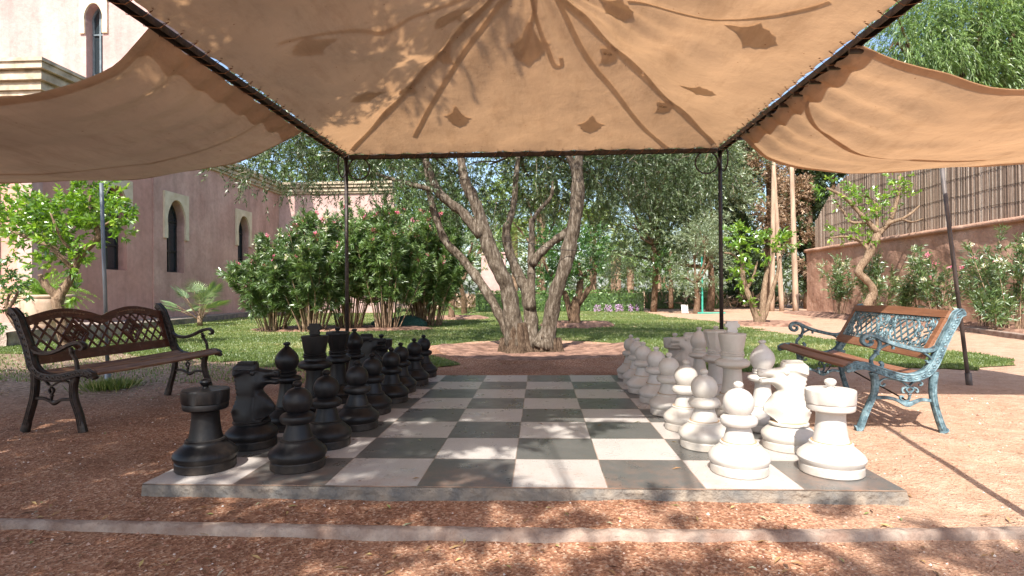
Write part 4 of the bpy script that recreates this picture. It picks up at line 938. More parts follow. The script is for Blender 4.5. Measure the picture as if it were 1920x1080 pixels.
# appliques, seams and webbing sewn on the top side: they show as darker silhouettes through the cloth
def drape(name, polys, parent, zf, off=.009):
    mb = MB()
    for poly in polys:
        bm = bmesh.new(); f = bm.faces.new([bm.verts.new((x, y, 0)) for x, y in poly]); bmesh.ops.triangulate(bm, faces=[f])
        for _ in range(4): bmesh.ops.subdivide_edges(bm, edges=[e for e in bm.edges if e.calc_length() > .022], cuts=1); bmesh.ops.triangulate(bm, faces=bm.faces)
        bm.verts.index_update(); mb.add([(v.co.x, v.co.y, zf(v.co.x, v.co.y) + off) for v in bm.verts], [tuple(v.index for v in f.verts) for f in bm.faces]); bm.free()
    return mb.build(name, M['patch'], parent, True, True)
def strip_poly(pts, w):
    P_ = smooth_path([Vector((x, y, 0)) for x, y in pts], 5); ws = interp(w, 5) if hasattr(w, '__len__') else [w] * len(P_); a, b = [], []
    for i, p in enumerate(P_):
        d = (P_[min(i + 1, len(P_) - 1)] - P_[max(i - 1, 0)]).normalized(); s = Vector((-d.y, d.x, 0)) * ws[min(i, len(ws) - 1)] / 2; a.append(((p + s).x, (p + s).y)); b.append(((p - s).x, (p - s).y))
    return [[a[i], a[i + 1], b[i + 1], b[i]] for i in range(len(a) - 1)]
def drape_strip(name, pts, w, parent, zf):
    return drape(name, strip_poly(pts, w), parent, zf)
for pts, w in (([(.02, 1.5), (-.14, 1.68), (-.29, 1.86), (-.46, 2.07), (-.65, 2.34), (-.85, 2.66), (-1.07, 3.05)], .050),
               ([(.06, 1.5), (.09, 1.69), (.13, 1.84), (.19, 2.0), (.25, 2.16), (.31, 2.19), (.30, 2.10)], .035),
               ([(.08, 1.5), (.10, 1.69), (.05, 1.91), (-.02, 2.08), (-.06, 2.03)], .035),
               ([(.15, 1.5), (.26, 1.66), (.41, 1.96), (.55, 2.19), (.75, 2.46), (.99, 2.83), (1.18, 3.07), (1.38, 3.27)], .042),
               ([(-1.45, 1.0), (-1.1, 1.1), (-.89, 1.32), (-.68, 1.34), (-.47, 1.36), (-.2, 1.42)], .035), ([(.7, 1.3), (1.0, 1.13), (1.18, 1.07), (1.38, .95), (1.54, .78), (1.63, .62)], .030)):
    drape_strip('webbing_strip', pts, w, pv, canz)
for sx, sy in ((-1, 1), (1, 1), (-1, -1), (1, -1)):
    drape_strip('hip_seam', [(CXc + sx * HA * t, CYc + sy * HBh * t) for t in (.05, .3, .5, .7, .97)], .055, pv, canz)
fleur = [(0, -.95), (.16, -.72), (.26, -.42), (.24, -.20), (.42, -.24), (.62, -.10), (.92, .02), (.66, .18), (.66, .40), (.50, .52), (.46, .70), (.22, .78), (0, .95)]
fleur = fleur + [(-a, b) for a, b in reversed(fleur[1:-1])]
for x, y, s, a in ((.05, 1.97, .19, 0), (-.61, 2.74, .145, 0), (.60, 2.87, .145, 0), (-.47, 1.6, .16, 75), (-1.26, 2.19, .15, 100), (-1.29, 1.16, .16, 90), (.62, 1.41, .16, -75), (1.41, 1.13, .17, -90), (1.37, 2.16, .15, -100)):
    c, q = math.cos(R_(a)), math.sin(R_(a))
    drape('applique', [[(x + (c * u - q * v) * s, y + (q * u + c * v) * s) for u, v in fleur]], pv, canz, .011)
for x, y, a in ((-.62, 2.09, 45), (-.98, 2.41, 45), (.67, 2.13, -45), (1.22, 2.71, -45)):
    c, q = math.cos(R_(a)), math.sin(R_(a))
    pt = drape('hip_patch', [[(x + (c * u - q * v) * .11, y + (q * u + c * v) * .11) for u, v in fleur]], pv, canz, .012)
    mb = MB()
    for k in (-.018, .018):
        cc = Vector((x + k, y + k * .5, canz(x, y) - .006)); mb.tube([cc + Vector((.012 * math.cos(t), .012 * math.sin(t), 0)) for t in [i * math.pi / 6 for i in range(13)]], .0035, 6, False)
    o = mb.build('grommet', M['grommet'], pt, True, True)
# lacing: one rope per beam spiralling round it and through a ring in the cloth at each turn
def lace(P0, P1, side, n):
    mb = MB(); pts = []; P0, P1 = Vector(P0), Vector(P1); side = Vector(side)
    for i in range(n):
        b = P0.lerp(P1, i / (n - 1)); d = (P1 - P0) / (n - 1)
        pts += [b + side * .062 + Vector((0, 0, .004)), b + d * .25 - side * .0 + Vector((0, 0, .010)), b + d * .4 - side * .029 + Vector((0, 0, .004)), b + d * .5 - side * .028 - Vector((0, 0, .040)), b + d * .62 + side * .01 - Vector((0, 0, .043)), b + d * .8 + side * .030 - Vector((0, 0, .036))]
    mb.tube(pts, .0020, 5); mb.build('lacing', M['rope'], pv, True, True)
lace((XL, YF + .1, HB), (XL, YB - .08, HB), (1, 0, 0), 31); lace((XR, YF + .1, HB), (XR, YB - .08, HB), (-1, 0, 0), 31); lace((XL + .1, YB, HB), (XR - .1, YB, HB), (0, -1, 0), 23)
mg = MB(); mg.sphere((0, 0, 0), .0065, (1, 1, .5), 8, 5); eg = mg.build('eyelet', M['grommet'], pv, True); first = True
pinv = (Matrix.Translation(pv.location)).inverted()
def eyelet(x, y):
    global first
    o = eg if first else eg.copy(); 
    if not first: COL.objects.link(o); o.parent = pv
    first = False; o.matrix_parent_inverse = pinv; o.location = (x, y, canz(x, y) - .004)
for i in range(31):
    y = YF + .1 + (YB - .18 - YF) * i / 30
    for x, sg_ in ((XL, 1), (XR, -1)): eyelet(x + sg_ * .064, y)
for i in range(23): eyelet(XL + .1 + (XR - XL - .2) * i / 22, YB - .064)
for i in range(9):
    mb = MB(); y = .9 + i * .24 * (1 - i * .004); mb.box((XR + .012, y, HB - .03), (.075, .022, .06)); mb.build('beam_strap', M['iron'], pv, False, True)
# ---- side sails
def sail(name, label, inner, back, front, sgn, seed):
    """inner edge along the beam from y0..y1, hanging outwards; front/back edges given as (x,z) polylines"""
    e = empty(name, (inner[0], (inner[1] + inner[2]) / 2, HB), label, 'shade sail')
    def edge(poly, v):
        s = smooth_path([Vector((x, z, 0)) for x, z in poly], 8); L = [0]
        for i in range(1, len(s)): L.append(L[-1] + (s[i] - s[i - 1]).length)
        t = v * L[-1]; i = max(0, min(len(s) - 2, next((k for k in range(len(L) - 1) if L[k + 1] >= t), len(L) - 2))); f = (t - L[i]) / (L[i + 1] - L[i] + 1e-9); p = s[i].lerp(s[i + 1], f); return p.x, p.y
    nu, nv = 110, 120; y0, y1, yb = inner[1], inner[2], inner[3]; tab = [(edge(front, j / nv), edge(back, j / nv)) for j in range(nv + 1)]
    def pt(u, v):
        j = v * nv; a = int(min(nv - 1, j)); f = j - a
        (fx, fz), (bx, bz) = [tuple(tab[a][k][m] * (1 - f) + tab[a + 1][k][m] * f for m in (0, 1)) for k in (0, 1)]
        x = fx + (bx - fx) * u; z = fz + (bz - fz) * u - .05 * math.sin(math.pi * u) * math.sin(math.pi * min(1, v * 1.1)) * 1.0
        ya = y0 + (inner[4] - y0) * v; yc = y1 + (yb - y1) * v; y = ya + (yc - ya) * u + .06 * math.sin(math.pi * u) * 0
        w = .014 * (abs(noise.noise(Vector((u * 5 + v * 2, v * 3.5 - u * 2, seed)))) - .2) * 2 + .006 * abs(noise.noise(Vector((u * 14 + v * 6, v * 7, seed)))) + math.exp(-v * 6) * .024 * math.sin(u * 46 + seed) * (1 if v > .01 else .3) + .012 * math.sin((u * 7 + v * 3.2) + seed) * math.sin(math.pi * v) + .010 * math.sin(u * 17 + v * 5) * math.sin(math.pi * min(1, v)) + .004 * math.sin((u - v * .5) * 40)
        hs = (.006 + .016 * abs(noise.noise(Vector((u * 4, seed, 0))))) * abs(math.sin(u * math.pi * 9))
        if v < .02: z -= hs * (1 - v / .02); x += sgn * hs * (1 - v / .02)
        return Vector((x, y, z + w))
    mb = MB(); mb.v = [pt(i / nu, j / nv) for j in range(nv + 1) for i in range(nu + 1)]
    mb.f = [(j * (nu + 1) + i, j * (nu + 1) + i + 1, (j + 1) * (nu + 1) + i + 1, (j + 1) * (nu + 1) + i) for j in range(nv) for i in range(nu)]
    mb.build('cloth', M['fabric'], e, True, True)
    def band(nm, uvs, w, horizontal):
        m2 = MB(); k = 60
        for i in range(k + 1):
            t = i / k; u, v = uvs(t); a, b = ((u, v - w / 2), (u, v + w / 2)) if horizontal else ((u - w / 2, v), (u + w / 2, v))
            for (uu, vv) in (a, b): m2.v.append(pt(min(1, max(0, uu)), min(1, max(0, vv))) + Vector((0, 0, .004)))
        m2.f = [(2 * i, 2 * i + 1, 2 * i + 3, 2 * i + 2) for i in range(k)]; m2.build(nm, M['fabric'], e, True, True)
    band('edge_hem', lambda t: (.018, t), .036, False); band('edge_hem', lambda t: (.985, t), .030, False); band('edge_hem', lambda t: (t, .024 + .003 * math.sin(t * 40)), .05, True)
    return e, pt, band
bR = [(1.885, 2.165), (2.02, 2.03), (2.14, 1.94), (2.45, 1.845), (2.93, 1.81), (3.4, 1.835), (3.8, 1.86), (4.5, 1.88)]
fR = [(1.885, 2.165), (2.10, 2.06), (2.34, 1.975), (2.53, 1.90), (2.72, 1.875), (3.3, 1.85), (3.9, 1.87), (4.5, 1.90)]
sR, ptR, bandR = sail('shade_sail', 'sunlit tan canvas sail laced to the right beam above the blue green bench', (XR, .86, 2.72, 2.72, .80), bR, fR, 1, 1.0)
bandR('webbing_strip', lambda t: (.42 + .38 * t ** .6, .04 + .66 * t), .032, False)
bL = [(-1.84, 2.165), (-2.05, 2.06), (-2.35, 1.95), (-2.8, 1.86), (-3.3, 1.80), (-3.9, 1.785), (-4.6, 1.79), (-5.0, 1.80)]
fL = [(-1.84, 2.175), (-1.93, 2.08), (-2.05, 1.97), (-2.3, 1.87), (-2.58, 1.81), (-3.2, 1.77), (-4.0, 1.77), (-5.0, 1.80)]
sL, ptL, bandL = sail('shade_sail', 'shaded brown canvas sail sagging left of the canopy above the dark bench', (XL, .40, 2.28, 2.40, .35), bL, fL, -1, 4.0)
bandL('seam', lambda t: (.72, t), .012, False)
# poles
def pole(label, a, b, m, foot=True):
    e = empty('support_pole', a, label, 'pole'); mb = MB(); mb.tube([Vector(a) - Vector((0, 0, .05)), b], .0168, 10); mb.build('shaft', m, e, True, True)
    mb = MB(); d = (Vector(b) - Vector(a)).normalized(); mb.tube([Vector(a) - Vector((0, 0, .03)), Vector(a) + d * .11], .026, 10); mb.build('foot_sleeve', m, e, True, True)
pole('leaning dark pole holding up the right sail behind the bench', gnd(1818, 722), at(1766, 316, 2.9), M['brown_pole'])
pole('upright grey metal pole holding the left sail behind the dark bench', gnd(203, 722), at(190, 343, 2.9), M['grey_pole'])

# ================================================================ BUILDING (left)
def arch(w, zb, zt, cu, n=14, shoe=.12):
    """pointed horseshoe arch outline (u,z), counter-clockwise from bottom left"""
    h = w * .95; zs = zt - h; L = [(cu + w / 2, zb), (cu + w / 2, zs - .02)]; 
    for i in range(n + 1):
        t = i / n; x = w / 2 * (1 + shoe * math.sin(math.pi * min(1, t * 1.6)) * (1 - t)) * math.cos(t * math.pi / 2) ** .85; z = zs + h * (math.sin(t * math.pi / 2) ** 1.05); L.append((cu + x, z))
    R2 = [(2 * cu - u, z) for u, z in reversed(L[:-1])]
    return L + R2
def plate(mb, outer, holes, to3, th):
    loops = [outer] + holes; tri = tessellate_polygon([[Vector((u, z, 0)) for u, z in l] for l in loops]); flat = [p for l in loops for p in l]; n = len(flat)
    mb.add([to3(u, z, 0) for u, z in flat] + [to3(u, z, -th) for u, z in flat], [tuple(t) for t in tri] + [tuple(i + n for i in reversed(t)) for t in tri])
    b0 = len(mb.v) - 2 * n; k = 0
    for l in loops:
        m = len(l); mb.f += [(b0 + k + i, b0 + k + (i + 1) % m, b0 + n + k + (i + 1) % m, b0 + n + k + i) for i in range(m)]; k += m
WX = -11.0
bl = empty('riad_building', (WX, 14, GZ), 'rose plastered building with pointed arch windows at the left', 'building')
toW = lambda u, z, o: Vector((WX + o, u, z))
wins = [(12.15, .85, 1.46, 3.66), (14.62, .84, 1.47, 3.66), (18.62, .78, 1.47, 3.70)]
mb = MB(); plate(mb, [(9.9, -.2), (13.62, -.2), (13.62, 5.6), (9.9, 5.6)], [arch(wins[0][1], wins[0][2], wins[0][3], wins[0][0])], toW, .30); mb.build('smooth_wall', M['plaster_smooth'], bl, False, True)
mb = MB(); plate(mb, [(13.62, -.2), (21.6, -.2), (21.6, 5.2), (13.62, 5.2)], [arch(w[1], w[2], w[3], w[0]) for w in wins[1:]], lambda u, z, o: Vector((WX + .03 + o, u, z)), .33); mb.build('rough_wall', M['plaster_rose'], bl, False, True)
def window(cu, w, zb, zt, to3, frame_m, parent, surround=True, mull=(.5,), zbars=(.3, .72)):
    f = MB(); o = -.24; fw = .055
    a1 = arch(w, zb, zt, cu); a2 = arch(w - 2 * fw, zb + fw, zt - fw, cu)
    plate(f, a1, [a2], lambda u, z, oo: to3(u, z, o + oo), .06)
    for t in zbars: z = zb + (zt - zb) * t; f.add([to3(cu - w / 2, z - .02, o + .012), to3(cu + w / 2, z - .02, o + .012), to3(cu + w / 2, z + .02, o + .012), to3(cu - w / 2, z + .02, o + .012), to3(cu - w / 2, z - .02, o - .05), to3(cu + w / 2, z - .02, o - .05), to3(cu + w / 2, z + .02, o - .05), to3(cu - w / 2, z + .02, o - .05)], [(0, 1, 2, 3), (7, 6, 5, 4), (0, 4, 5, 1), (3, 2, 6, 7)])
    for t in mull: u = cu - w / 2 + w * t; f.add([to3(u - .025, zb, o + .016), to3(u + .025, zb, o + .016), to3(u + .025, zt - .05, o + .016), to3(u - .025, zt - .05, o + .016), to3(u - .025, zb, o - .05), to3(u + .025, zb, o - .05), to3(u + .025, zt - .05, o - .05), to3(u - .025, zt - .05, o - .05)], [(0, 1, 2, 3), (7, 6, 5, 4), (0, 3, 7, 4), (1, 5, 6, 2)])
    wo = f.build('window', frame_m, parent, False, True)
    g = MB(); g.add([to3(cu - w / 2, zb, o - .03), to3(cu + w / 2, zb, o - .03), to3(cu + w / 2, zt, o - .03), to3(cu - w / 2, zt, o - .03)], [(0, 1, 2, 3)])
    go = g.build('pane', M['glass'], wo, False, False); go.matrix_parent_inverse = (Matrix.Translation(parent.location)).inverted() if False else Matrix.Identity(4)
    # wo's own matrix is identity times parent inverse, so the pane simply repeats it
    go.matrix_parent_inverse = Matrix.Identity(4)
    if surround:
        s = MB(); zs = zt - w * .95 - .38; b = w / 2 + .17; hole = [p for p in arch(w + .02, zs, zt + .01, cu)]
        outer = [(cu + b, zs), (cu + b, zt + .22), (cu - b, zt + .22), (cu - b, zs)]
        # one notched polygon: outer frame and arch opening share the bottom edge
        poly = [(cu + w / 2 + .01, zs)] + [(cu + b, zs), (cu + b, zt + .22), (cu - b, zt + .22), (cu - b, zs)] + list(reversed(hole))[:-1]
        plate(s, poly, [], lambda u, z, oo: to3(u, z, .055 + oo), .055); s.build('arch_surround', M['cream'], parent, False, True)
for w in wins: window(*w, (lambda u, z, o: Vector((WX + .03 + o, u, z))) if w[0] > 13.6 else toW, M['dark_frame'], bl)
# front block face (sunlit) with mosaic panel and pier
mb = MB(); FY = 9.9
toF = lambda u, z, o: Vector((u, FY - o, z))
plate(mb, [(-19, -.2), (WX - .02, -.2), (WX - .02, 5.6), (-19, 5.6)], [], toF, .28); mb.build('front_wall', M['plaster_smooth'], bl, False, True)
mb = MB(); mb.box((WX - .12, FY - .14, 1.9), (.34, .28, 3.9)); mb.build('pier', M['plaster_light'], bl, False, True)
mb = MB(); mb.box((-12.7, FY - .06, 2.25), (1.5, .12, 2.2)); mb.build('mosaic_panel', M['mosaic'], bl, False, True)
# tower, upper storey
TY = 13.6
toT = lambda u, z, o: Vector((u, TY - o, z)); uw = (at(177, 70, TY).x, .50, at(177, 190, TY).z, at(177, 8, TY).z)
mb = MB(); plate(mb, [(-19, 5.2), (WX - .06, 5.2), (WX - .06, 13), (-19, 13)], [arch(uw[1], uw[2], uw[3], uw[0])], toT, .3)
mb.box((WX - .22, TY + 1.6, 9.1), (.30, 3.0, 7.8)); mb.build('upper_storey', M['plaster_light'], bl, False, True)
window(*uw, toT, M['grey_frame'], bl)
# cornices: stepped mouldings
def cornice(pts, z, steps, nm='cornice', out=1):
    """pts: wall line; profile steps (offset, z0, z1)"""
    mb = MB()
    for off, z0, z1 in steps:
        q = []
        for i, p in enumerate(pts):
            p = Vector(p); d0 = (p - Vector(pts[i - 1])).normalized() if i else (Vector(pts[1]) - p).normalized(); d1 = (Vector(pts[i + 1]) - p).normalized() if i < len(pts) - 1 else d0
            n0 = Vector((d0.y, -d0.x)) * out; n1 = Vector((d1.y, -d1.x)) * out; b = (n0 + n1); b = b / max(.3, b.dot(n0)); q.append(p + b * off)
        m = len(pts)
        inner = [Vector(p) - (qq - Vector(p)).normalized() * .2 for p, qq in zip(pts, q)]
        vs = [(a.x, a.y, z + z0) for a in q] + [(a.x, a.y, z + z1) for a in q] + [(a.x, a.y, z + z0) for a in inner] + [(a.x, a.y, z + z1) for a in inner]
        fs = []
        for i in range(m - 1): fs += [(i, i + 1, m + i + 1, m + i), (m + i, m + i + 1, 3 * m + i + 1, 3 * m + i), (i, 2 * m + i, 2 * m + i + 1, i + 1)]
        fs += [(0, m, 3 * m, 2 * m), (m - 1, 3 * m - 1, 4 * m - 1, 2 * m - 1)]
        mb.add(vs, fs)
    mb.build(nm, M['cornice'], bl, False, True)
cornice([(-19, FY), (WX, FY), (WX, 13.62)], 5.25, [(.10, 0, .10), (.16, .105, .24), (.13, .245, .30), (.24, .305, .46), (.20, .465, .52), (.32, .525, .66), (.36, .665, .74)])
SY = 21.6; ex = at(738, 340, SY).x
cornice([(WX + .03, 13.7), (WX + .03, SY), (ex, SY)], 5.02, [(.08, 0, .08), (.14, .085, .20), (.11, .205, .24), (.22, .245, .36), (.28, .365, .46)])
mb = MB(); mb.box(((WX + ex) / 2, SY + .15, 2.5), (ex - WX, .3, 5.4)); mb.build('side_wall', M['plaster_light'], bl, False, True)
mb = MB(); mb.box((WX - 4, 17.5, 5.1), (8, 8, .2)); mb.box((-15, 11.8, 5.55), (8, 3.6, .2)); mb.build('roof', M['paving'], bl, False, True)
# patio plinth and raised planting terrace
mb = MB(); n = 40
A = [(-9.35, 9.3), (-9.75, 12.1), (-10.3, 16), (-10.75, 19.4), (-10.9, 21.4)]; P_ = smooth_path([Vector((x, y, 0)) for x, y in A], 10)
vs = []
for p in P_: vs += [(p.x, p.y, GZ - .05), (p.x, p.y, .11), (p.x - .18, p.y, .115), (WX + .01, p.y, .12)]
mb.add(vs, [tuple(reversed((i * 4 + k, (i + 1) * 4 + k, (i + 1) * 4 + k + 1, i * 4 + k + 1))) for i in range(len(P_) - 1) for k in range(3)]); mb.build('patio_edge', M['concrete'], None, False)['kind'] = 'structure'
mb = MB(); bm_ = []
for i in range(60):
    x = -13 + i * .072
    for k, z in enumerate((-.15, -.02, .10, .20, .21)): bm_.append((x, 6.75 + (.05 * noise.noise(Vector((x * 6, z * 9, 0))) if k < 4 else .1), z + (.015 * noise.noise(Vector((x * 4, 1, z))))))
mb.add(bm_, [(i * 5 + k, (i + 1) * 5 + k, (i + 1) * 5 + k + 1, i * 5 + k + 1) for i in range(59) for k in range(4)]); mb.box((-10.9, 8.3, .02), (4.2, 2.95, .37))
mb.build('terrace', M['stone'])['kind'] = 'structure'
# urn with fern
ub = at(86, 604, 7.9); ub.z = .205; e = empty('terracotta_urn', ub, 'large pale terracotta urn on the stone terrace behind the dark bench', 'urn')
S_ = (at(130, 560, 7.9).x - at(42, 560, 7.9).x) / 2
prof = [(S_ * .62, 0), (S_ * .70, .01), (S_ * .76, .06), (S_ * .77, .10), (S_ * .795, .105), (S_ * .80, .12), (S_ * .83, .125), (S_ * .91, .30), (S_ * .965, .46), (S_ * .975, .53), (S_ * .955, .55), (S_ * 1.0, .56), (S_ * 1.02, .585), (S_ * 1.0, .61), (S_ * .90, .615), (S_ * .86, .55), (S_ * .2, .54)]
mb = MB(); mb.lathe(prof, 48, (0, 0, 0)); mb.build('urn_body', M['terracotta'], e, auto=30)
fe = empty('potted_fern', (ub.x, ub.y, ub.z + .54), 'light green foxtail fern with plumed fronds growing in the terracotta urn', 'fern')
Vs = []
for k in range(46):
    a = RNG.uniform(0, 6.3); el = RNG.uniform(.2, 1.2); L0 = RNG.uniform(.6, 1.15); d = np.array([math.cos(a) * math.cos(el), math.sin(a) * math.cos(el), math.sin(el)])
    t = np.sort(RNG.random(260)); p = np.array([ub.x, ub.y, ub.z + .56]) + d * (t * L0)[:, None]; p[:, 2] -= (t ** 2.2) * L0 * .55
    q = RNG.normal(size=(260, 3)) + d * .8; Vs.append(leafquads(p, q, .045 * (1.1 - .5 * t ** 3), .006))
quadmesh('fronds', np.concatenate(Vs), M['fern'], fe)
# fan palm
fb = gnd(375, 612); e = empty('fan_palm', fb, 'small fan palm growing in the lawn by the rose wall', 'palm'); mb = MB(); mb.tube([fb, fb + Vector((0, 0, .28))], .07, 8); Vs = []
for k in range(26):
    a = RNG.uniform(0, 6.3); el = RNG.uniform(.25, 1.35); d = Vector((math.cos(a) * math.cos(el), math.sin(a) * math.cos(el), math.sin(el))); c = fb + Vector((0, 0, .25)) + d * RNG.uniform(.45, .75)
    mb.tube(smooth_path([fb + Vector((0, 0, .15)), fb + Vector((0, 0, .22)) + d * .3, c], 3), .008, 4)
    sd = d.cross(Vector((0, 0, 1))).normalized(); upv = sd.cross(d)
    for j in np.linspace(-1.25, 1.25, 19):
        dd = d * math.cos(j) + sd * math.sin(j); L0 = .48 * (1 - .15 * abs(j)); t = c + dd * L0 - Vector((0, 0, .07)); m2 = c + dd * L0 * .5; w = (upv * .6 + (d * -math.sin(j) + sd * math.cos(j))) * .009
        Vs.append([c, m2 + w, t, m2 - w])
mb.build('stem', M['citrus_bark'], e, True, True); quadmesh('fan_leaves', np.array([[tuple(v) for v in q] for q in Vs]), M['fan_leaf'], e)

# ================================================================ RIGHT WALL + REED FENCE
gw = empty('garden_wall', (10, 12, GZ), 'terracotta plastered garden wall at the right with a rounded coping', 'wall')
mb = MB(); ny, nz = 260, 30; y0, y1 = 3.0, 19.4; vs = []
for j in range(nz + 1):
    for i in range(ny + 1):
        y = y0 + (y1 - y0) * i / ny; z = -.2 + 2.38 * j / nz; vs.append((10 + .045 * noise.noise(Vector((y * 1.3, z * 1.3, 0))) + .018 * noise.noise(Vector((y * 5, z * 5, 2))) - .05 * max(0, .35 - z), y, z))
mb.add(vs, [(j * (ny + 1) + i, (j + 1) * (ny + 1) + i, (j + 1) * (ny + 1) + i + 1, j * (ny + 1) + i + 1) for j in range(nz) for i in range(ny)])
mb.box((10.2, (y0 + y1) / 2, .98), (.24, y1 - y0 - .02, 2.3)); mb.build('wall_face', M['terracotta_wall'], gw, True, True)
mb = MB(); pts = [(10.12, y0 + (y1 - y0 + .06) * i / 120, 2.225 + .012 * noise.noise(Vector((i * .3, 0, 0)))) for i in range(121)]
vs = []; cs = [(-.19, -.05), (-.205, .0), (-.19, .045), (-.1, .07), (.15, .075), (.2, -.05)]
for p in pts:
    for a, b in cs: vs.append((p[0] + a + .008 * noise.noise(Vector((p[1] * 3, b * 9, 0))), p[1], p[2] + b))
mb.add(vs, [(i * 6 + k, i * 6 + (k + 1) % 6, (i + 1) * 6 + (k + 1) % 6, (i + 1) * 6 + k) for i in range(120) for k in range(6)] + [tuple(120 * 6 + k for k in range(6))])
mb.build('coping', M['terracotta_wall'], gw, True, True)
rf = empty('reed_fence', (10.1, 12, 2.28), 'dry reed screen fence standing on top of the terracotta wall', 'fence')
mb = MB(); rn = []; y = 3.2
while y < 18.9:
    top_ = 4.45 + .05 * math.sin(y * 1.7) if y < 16.6 else 4.45 - (y - 16.6) ** 1.6 * .34
    for lay in (0, .014):
        r = random.uniform(.0055, .010); x = 10.1 + lay + random.uniform(-.006, .006); t = top_ + random.uniform(-.06, .08); ln = random.uniform(-.012, .012)
        k0 = len(mb.v); mb.tube([(x, y, 2.27), (x + random.uniform(-.004, .004), y + ln * .5, 3.3), (x, y + ln, t)], r, 4, False); c = min(1, max(0, random.gauss(.5, .27))) * (1 if lay == 0 else .4); rn += [c] * (len(mb.v) - k0)
    y += random.uniform(.010, .0155) * (1 if y > 8.5 else 1.6)
mb.rnd = rn; mb.build('reeds', M['reed'], rf, False, True)
mb = MB()
for z in (2.62, 3.0, 3.42, 3.85, 4.25):
    mb.tube([(10.086, yy, z + .012 * math.sin(yy * 4 + z)) for yy in np.linspace(3.2, 18.2 if z < 4 else 16.8, 60)], .004, 4)
mb.build('tie_wire', M['iron'], rf, False, True)
mb = MB(); mb.box((10.24, 10.7, 3.2), (.02, 14.6, 1.7)); mb.build('backing_screen', M['dark_frame'], rf, False, True)
# kerb stones near wall
for a, b in (((1492, 588), (1695, 606)), ((1790, 618), (1960, 642))):
    p, q = gnd(*a), gnd(*b); mb = MB(); mb.beam(p + Vector((0, 0, .03)), q + Vector((0, 0, .03)), .12, .12); o = mb.build('path_kerb', M['kerb']); o['kind'] = 'structure'
    bv = o.modifiers.new('b', 'BEVEL'); bv.width = .015; bv.segments = 2

# ================================================================ TREES
def limb(mb, px, widths, Y, dy=None, k=5, seg=12, rough=.10):
    """px: image points lying in the plane Y (+dy each) -> world polyline; widths in photo pixels"""
    dy = dy or [0] * len(px); P = [at(x, y, Y + d) for (x, y), d in zip(px, dy)]
    W = [w / 2 * (p.y - CY) / F_ for w, p in zip(interp(widths, 1) if len(widths) == len(px) else np.interp(np.linspace(0, 1, len(px)), np.linspace(0, 1, len(widths)), widths), P)]
    p2 = smooth_path(P, k); W = [w * .96 for w in W]; w2 = interp(list(W), k); w2 = [w * (1 + .06 * math.sin(i * 1.7) + .05 * math.sin(i * .61 + w * 90)) for i, w in enumerate(w2)]
    n0 = len(mb.v); mb.tube(p2, w2[:len(p2)], seg)
    for i in range(n0, len(mb.v)):
        v = Vector(mb.v[i]); q = noise.noise(v * 9) * .35 + noise.noise(v * 24) * .2; j = min(len(p2) - 1, (i - n0) // seg); d = v - p2[j]; mb.v[i] = tuple(v + d * q * (rough / .1) * .55)
    return p2
OB = gnd(992, 656); e = empty('olive_tree', OB, 'old multi stemmed olive tree in a soil basin behind the chessboard', 'tree'); OY = OB.y
mb = MB()
A = limb(mb, [(962, 650), (947, 613), (925, 569), (895, 521), (862, 480), (836, 454), (821, 417), (810, 385), (806, 365), (800, 320), (790, 250)], [24, 19, 18, 17, 15, 14, 13, 11, 10], OY, [0, .05, .1, .15, .2, .2, .2, .2, .2, .2, .2])
B = limb(mb, [(968, 652), (962, 600), (951, 539), (933, 502), (914, 454), (899, 402), (884, 365), (870, 335), (866, 310), (858, 240)], [48, 36, 32, 29, 28, 24, 22, 20, 17, 12], OY, [0, 0, -.05, -.1, -.1, -.1, -.1, -.1, -.1, -.1], seg=16)
B2 = limb(mb, [(903, 442), (870, 402), (844, 380), (821, 358), (807, 324), (796, 295), (780, 240)], [22, 19, 18, 17, 15, 14, 10], OY, [-.1, -.12, -.15, -.15, -.2, -.2, -.2])
limb(mb, [(821, 358), (788, 350), (762, 343), (740, 337), (690, 322)], [11, 10, 9, 8, 5], OY, [-.15, -.1, 0, .1, .2])
C_ = limb(mb, [(992, 652), (995, 600), (988, 547), (970, 510), (955, 473), (949, 436), (958, 406), (964, 376), (968, 330), (975, 260)], [40, 27, 22, 20, 17, 15, 12, 11, 8], OY, [.05, .1, .15, .25, .3, .3, .3, .35, .4, .4])
limb(mb, [(994, 580), (996, 540), (996, 502), (996, 473), (997, 440), (997, 409)], [20, 17, 16, 14, 12, 11], OY, [.05, .1, .15, .15, .2, .2])
limb(mb, [(997, 495), (1018, 469), (1036, 454), (1058, 439), (1073, 424)], [17, 16, 16, 15, 13], OY, [.1, .05, 0, -.05, -.05])
limb(mb, [(1000, 412), (1010, 395), (1033, 369), (1036, 340)], [9, 8, 7, 5], OY, [.2, .2, .25, .3])
E_ = limb(mb, [(1018, 652), (1030, 613), (1040, 558), (1058, 502), (1068, 460), (1080, 402), (1084, 354), (1082, 320), (1086, 291), (1090, 220)], [44, 28, 27, 27, 28, 27, 25, 22, 18, 13], OY, [0, 0, -.05, -.1, -.1, -.1, -.1, -.1, -.1, -.1], seg=16)
limb(mb, [(1080, 325), (1066, 291), (1050, 250)], [15, 13, 10], OY, [-.1, -.1, -.1])
mb0 = mb; mb = MB()   # fibrous root clumps at the foot
